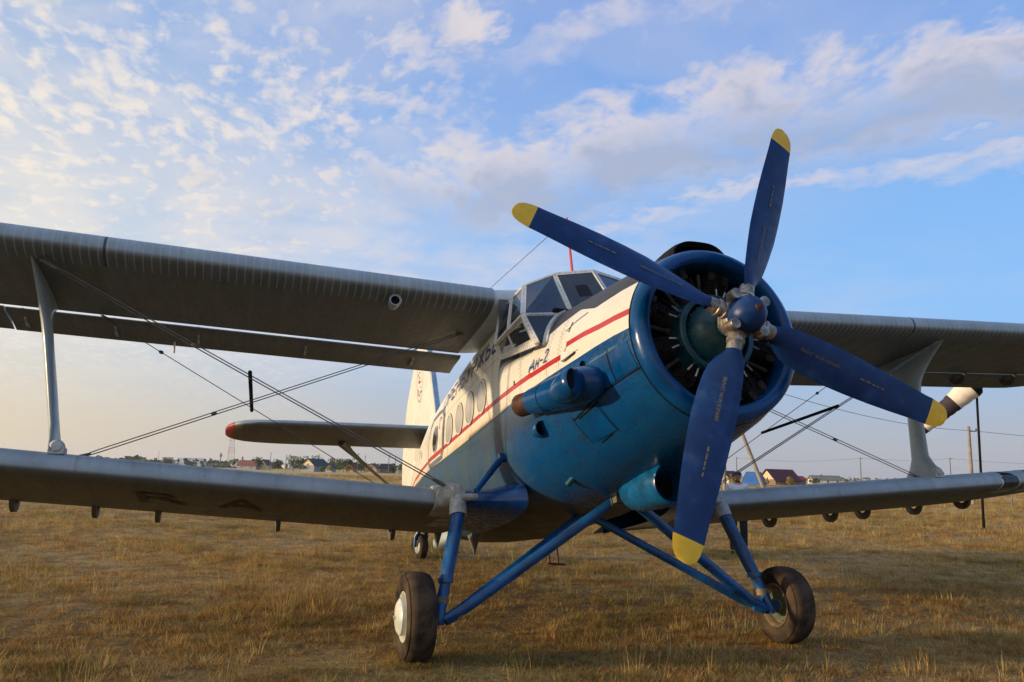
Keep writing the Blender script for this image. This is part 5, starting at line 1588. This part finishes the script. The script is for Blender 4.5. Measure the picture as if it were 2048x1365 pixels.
def grass_mat(name, c1, c2, c3):
    m_ = bpy.data.materials.new(name); m_.use_nodes = True
    t = NT(m_.node_tree); b = t.n['Principled BSDF']
    pos = t.new('ShaderNodeNewGeometry').outputs['Position']; rnd = t.new('ShaderNodeObjectInfo').outputs['Random']
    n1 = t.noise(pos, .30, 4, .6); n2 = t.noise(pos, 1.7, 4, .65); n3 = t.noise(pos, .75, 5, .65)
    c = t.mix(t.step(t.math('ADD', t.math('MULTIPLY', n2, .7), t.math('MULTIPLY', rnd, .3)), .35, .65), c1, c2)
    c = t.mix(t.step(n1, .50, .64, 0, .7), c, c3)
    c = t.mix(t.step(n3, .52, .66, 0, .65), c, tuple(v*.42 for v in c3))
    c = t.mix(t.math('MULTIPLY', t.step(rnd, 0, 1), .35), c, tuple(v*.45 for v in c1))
    t.l.new(c, b.inputs['Base Color']); b.inputs['Roughness'].default_value = .75; b.inputs['Specular IOR Level'].default_value = .15
    tl = t.new('ShaderNodeBsdfTranslucent'); t.l.new(c, tl.inputs[0])
    mx_ = t.new('ShaderNodeMixShader'); mx_.inputs[0].default_value = .4
    t.l.new(b.outputs[0], mx_.inputs[1]); t.l.new(tl.outputs[0], mx_.inputs[2])
    t.l.new(mx_.outputs[0], t.n['Material Output'].inputs[0])
    return m_


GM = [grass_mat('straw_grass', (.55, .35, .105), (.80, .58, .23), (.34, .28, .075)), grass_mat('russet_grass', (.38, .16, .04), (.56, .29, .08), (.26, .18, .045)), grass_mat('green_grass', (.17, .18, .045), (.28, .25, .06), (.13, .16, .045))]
tcol = bpy.data.collections.new('grass_tufts')
random.seed(21)
for k in range(14):
    g = G(); kind = k % 7
    nb = [30, 34, 26, 40, 14, 30, 46][kind]
    for i in range(nb):
        a = random.uniform(0, 2*PI); r = abs(random.gauss(0, .065))
        if kind == 6: h = random.uniform(.03, .08); lean = random.uniform(.03, .10)
        elif kind == 4: h = random.uniform(.12, .24); lean = random.uniform(.02, .12)
        else: h = random.uniform(.025, .085); lean = random.uniform(.02, .10)
        m = {0: 0, 1: 1, 2: 2, 3: 0, 4: 0, 5: 0, 6: 1}[kind]
        if random.random() < .25: m = random.choice((0, 0, 1, 2))
        blade_geo(g, r*math.cos(a), r*math.sin(a), h, .0045, lean, a+random.uniform(-.7, .7), 3, m)
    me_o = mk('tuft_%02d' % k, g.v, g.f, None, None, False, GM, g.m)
    COL.objects.unlink(me_o); tcol.objects.link(me_o)

pts, scl, rz, idx = [], [], [], []
fwd = Vector((RW[2][0], RW[2][1])).normalized(); rgt = Vector((-fwd.y, fwd.x))*-1


def in_view(x, y, m=1.18):
    d = Vector((x-CX, y-CY)); a = d.dot(fwd); b = d.dot(rgt)
    return a > 0 and abs(b) < a*.66*m+1.0


def nz(x, y):
    return .5+.25*math.sin(x*1.1+2*math.sin(y*.7))+.25*math.sin(y*1.37+1.7*math.sin(x*.53+1))


bands = [(4.5, 9, 210, 1.0), (9, 15, 120, 1.1), (15, 26, 55, 1.3), (26, 48, 20, 1.6), (48, 90, 5, 2.2), (90, 190, .8, 3.2)]
r_ = np.random.default_rng(99)
for (d0, d1, dens, sc) in bands:
    area = math.pi*(d1*d1-d0*d0)*(78/360)
    n = int(area*dens)
    rad = np.sqrt(r_.uniform(d0*d0, d1*d1, n)); th = math.atan2(fwd.y, fwd.x)+r_.uniform(-math.radians(39), math.radians(39), n)
    X = CX+rad*np.cos(th); Y = CY+rad*np.sin(th)
    U = r_.uniform(0, 1, (n, 4))
    for i in range(n):
        x, y = X[i], Y[i]
        q = nz(x*1.0, y*1.0)*.6+nz(x*3.1+4, y*2.7)*.4
        if U[i, 0] > .25+.95*q: continue
        # keep the tyres' contact and wheel tracks readable
        s_ = sc*(.55+.75*U[i, 1])*(.65+.6*q)
        k = int(U[i, 2]*14)
        if k % 7 == 4 and U[i, 3] > .16: k += 2
        if k % 7 == 2 and q < .55: k = (k+3) % 14
        right = (y > 14 and x < -6)
        if right: s_ *= 1.35; 
        if abs(x-XW-2.08) < .0: pass
        pts.append((x, y, 0.0)); scl.append(s_); rz.append(U[i, 3]*6.283*7 % 6.283); idx.append(k % 14)
for sy in (-1, 1):
    for i in range(150):
        a = random.uniform(0, 2*PI); q = random.uniform(.9, 1.5)
        pts.append((q*.17*math.cos(a), sy*1.81+q*.155*math.sin(a), 0.0)); scl.append(random.uniform(.5, .95)); rz.append(a); idx.append(random.choice((0, 1, 3, 5, 7, 8, 10, 12)))
for i in range(60):
    a = random.uniform(0, 2*PI); pts.append((-8.1+.16*math.cos(a), -.12+.12*math.sin(a), 0.0)); scl.append(random.uniform(.8, 1.4)); rz.append(a); idx.append(random.choice((0, 3, 5)))
me = bpy.data.meshes.new('grass'); me.from_pydata(pts, [], [])
a = me.attributes.new('scl', 'FLOAT', 'POINT'); a.data.foreach_set('value', scl)
a = me.attributes.new('rz', 'FLOAT', 'POINT'); a.data.foreach_set('value', rz)
a = me.attributes.new('idx', 'INT', 'POINT'); a.data.foreach_set('value', idx)
grass = bpy.data.objects.new('grass', me); COL.objects.link(grass)
grass['kind'] = 'stuff'; grass['label'] = 'dry straw coloured grass tufts with russet and green patches'
ng = bpy.data.node_groups.new('grass_scatter', 'GeometryNodeTree')
ng.interface.new_socket('Geometry', in_out='INPUT', socket_type='NodeSocketGeometry'); ng.interface.new_socket('Geometry', in_out='OUTPUT', socket_type='NodeSocketGeometry')
N = ng.nodes; Lk = ng.links
gi = N.new('NodeGroupInput'); go = N.new('NodeGroupOutput')
ci = N.new('GeometryNodeCollectionInfo'); ci.inputs['Collection'].default_value = tcol; ci.inputs['Separate Children'].default_value = True; ci.inputs['Reset Children'].default_value = True
ip_ = N.new('GeometryNodeInstanceOnPoints'); ip_.inputs['Pick Instance'].default_value = True
def nattr(nm, ty):
    q = N.new('GeometryNodeInputNamedAttribute'); q.data_type = ty; q.inputs['Name'].default_value = nm; return q.outputs['Attribute']
cb = N.new('ShaderNodeCombineXYZ'); Lk.new(nattr('rz', 'FLOAT'), cb.inputs[2])
Lk.new(gi.outputs[0], ip_.inputs['Points']); Lk.new(ci.outputs[0], ip_.inputs['Instance']); Lk.new(nattr('idx', 'INT'), ip_.inputs['Instance Index'])
Lk.new(cb.outputs[0], ip_.inputs['Rotation'])
cs_ = N.new('ShaderNodeCombineXYZ'); sa = nattr('scl', 'FLOAT')
for i in range(3): Lk.new(sa, cs_.inputs[i])
Lk.new(cs_.outputs[0], ip_.inputs['Scale']); Lk.new(ip_.outputs[0], go.inputs[0])
md = grass.modifiers.new('scatter', 'NODES'); md.node_group = ng
print('tufts', len(pts))

# ================================================================== PERSON
def skin(name, verts, edges, radii, material, parent, sub=2):
    me = bpy.data.meshes.new(name); me.from_pydata(verts, edges, []); me.materials.append(material)
    o = bpy.data.objects.new(name, me); COL.objects.link(o); o.parent = parent
    o.modifiers.new('skin', 'SKIN'); sv = me.skin_vertices[0].data
    for i, r in enumerate(radii): sv[i].radius = (r, r) if not hasattr(r, '__len__') else r
    sv[0].use_root = True
    s_ = o.modifiers.new('sub', 'SUBSURF'); s_.levels = sub; s_.render_levels = sub
    me.polygons.foreach_set('use_smooth', [True]*len(me.polygons))
    return o


per = empty('person', (-8.12, 6.70, 0), (0, 0, math.radians(-33)))   # +X local is where he faces
tag(per, 'dark-haired man in glasses and white shirt standing behind the port lower wing', 'person')
M_SKIN = mat('skin', (.42, .22, .15), .5, var=.08); M_HAIR = mat('dark_hair', (.025, .012, .009), .6, var=.2); M_SHIRT = mat('white_shirt', (.62, .63, .68), .8, var=.05); M_TROU = mat('black_trousers', (.010, .011, .014), .85, var=.2)
Hh = 1.70
body_v = [(0, 0, .95), (0, 0, 1.12), (0, 0, 1.30), (0, 0, 1.42), (.01, 0, 1.485), (.02, 0, 1.53), (.02, 0, 1.60), (.015, 0, 1.655),
          (0, .17, 1.40), (-.02, .24, 1.14), (.06, .25, .90), (.10, .25, .83), (0, -.17, 1.40), (-.02, -.24, 1.14), (.06, -.25, .90), (.10, -.25, .83),
          (0, .09, .90), (.01, .11, .50), (-.01, .115, .08), (.12, .12, .035), (0, -.09, .90), (.01, -.11, .50), (-.01, -.115, .08), (.12, -.12, .035)]
body_e = [(0, 1), (1, 2), (2, 3), (3, 4), (4, 5), (5, 6), (6, 7), (3, 8), (8, 9), (9, 10), (10, 11), (3, 12), (12, 13), (13, 14), (14, 15), (0, 16), (16, 17), (17, 18), (18, 19), (0, 20), (20, 21), (21, 22), (22, 23)]
rad = [.11, .11, .12, .09, .05, .06, .085, .065, .05, .038, .028, .03, .05, .038, .028, .03, .075, .05, .036, .03, .075, .05, .036, .03]
skin('body', body_v, body_e, rad, M_SKIN, per)
skin('shirt', [(0, 0, .93), (0, 0, 1.12), (0, 0, 1.30), (0, 0, 1.425), (.0, 0, 1.475), (0, .17, 1.405), (-.02, .225, 1.20), (0, -.17, 1.405), (-.02, -.225, 1.20)], [(0, 1), (1, 2), (2, 3), (3, 4), (3, 5), (5, 6), (3, 7), (7, 8)],
     [(.13, .165), (.13, .165), (.14, .175), (.135, .165), .082, .085, .068, .085, .068], M_SHIRT, per)
skin('trousers', [(0, 0, .97), (0, .09, .88), (.01, .11, .50), (-.01, .115, .07), (0, -.09, .88), (.01, -.11, .50), (-.01, -.115, .07)], [(0, 1), (1, 2), (2, 3), (0, 4), (4, 5), (5, 6)], [.135, .105, .082, .065, .105, .082, .065], M_TROU, per)
g = G()
for s_ in (-1, 1): g.lathe([(-.10, .0), (-.09, .035), (-.02, .048), (.10, .045), (.17, .03), (.185, 0)], (.03, s_*.12, .042), 'x', 12)
g.build('shoes', M_BLACK, per)
g = G(); g.lathe([(.015, .088), (.04, .086), (.065, .070), (.083, .040), (.088, .001)], (.0, 0, 1.625), 'z', 24)
g.lathe([(-.062, .030), (-.055, .066), (-.02, .080), (.02, .086), (.045, .080)], (-.034, 0, 1.63), 'z', 24)
g.build('hair', M_HAIR, per, 60)
g = G()
for s_ in (-1, 1):
    g.tube([(.105, s_*.034+.027*math.cos(a), 1.612+.020*math.sin(a)) for a in np.linspace(0, 2*PI, 14)], .0035, 5)
    g.tube([(.103, s_*.060, 1.615), (.01, s_*.088, 1.615)], .003, 5)
g.build('glasses', M_BLACK, per)
g = G()
g.tube([(.085, 0, 1.615), (.118, 0, 1.583), (.095, 0, 1.575)], [.010, .016, .01], 8)
for s_ in (-1, 1): g.lathe([(-.012, .001), (0, .022), (.012, .001)], (.0, s_*.094, 1.60), 'y', 10)
g.build('nose_and_ears', M_SKIN, per)
g = G()
for s_ in (-1, 1): g.lathe([(0, .0), (.008, .010), (.010, 0)], (.088, s_*.034, 1.612), 'x', 10)
g.tube([(.092, -.025, 1.548), (.100, 0, 1.544), (.092, .025, 1.548)], .006, 6)
g.build('eyes_and_mouth', mat('lips_and_eyes', (.12, .035, .03), .5), per)

# ================================================================== AIR
g = G(); g.box((-1600, 0, 38.5), (4600, 4600, 40.5))
m_ = bpy.data.materials.new('haze_air'); m_.use_nodes = True
t = NT(m_.node_tree); t.n.clear(); v = t.new('ShaderNodeVolumePrincipled')
v.inputs['Color'].default_value = (.93, .95, 1, 1); v.inputs['Density'].default_value = .00011; v.inputs['Anisotropy'].default_value = .3
t.l.new(v.outputs[0], t.new('ShaderNodeOutputMaterial').inputs['Volume'])
o = g.build('haze', m_, None, False); o['kind'] = 'stuff'; o['label'] = 'thin evening haze over the steppe'
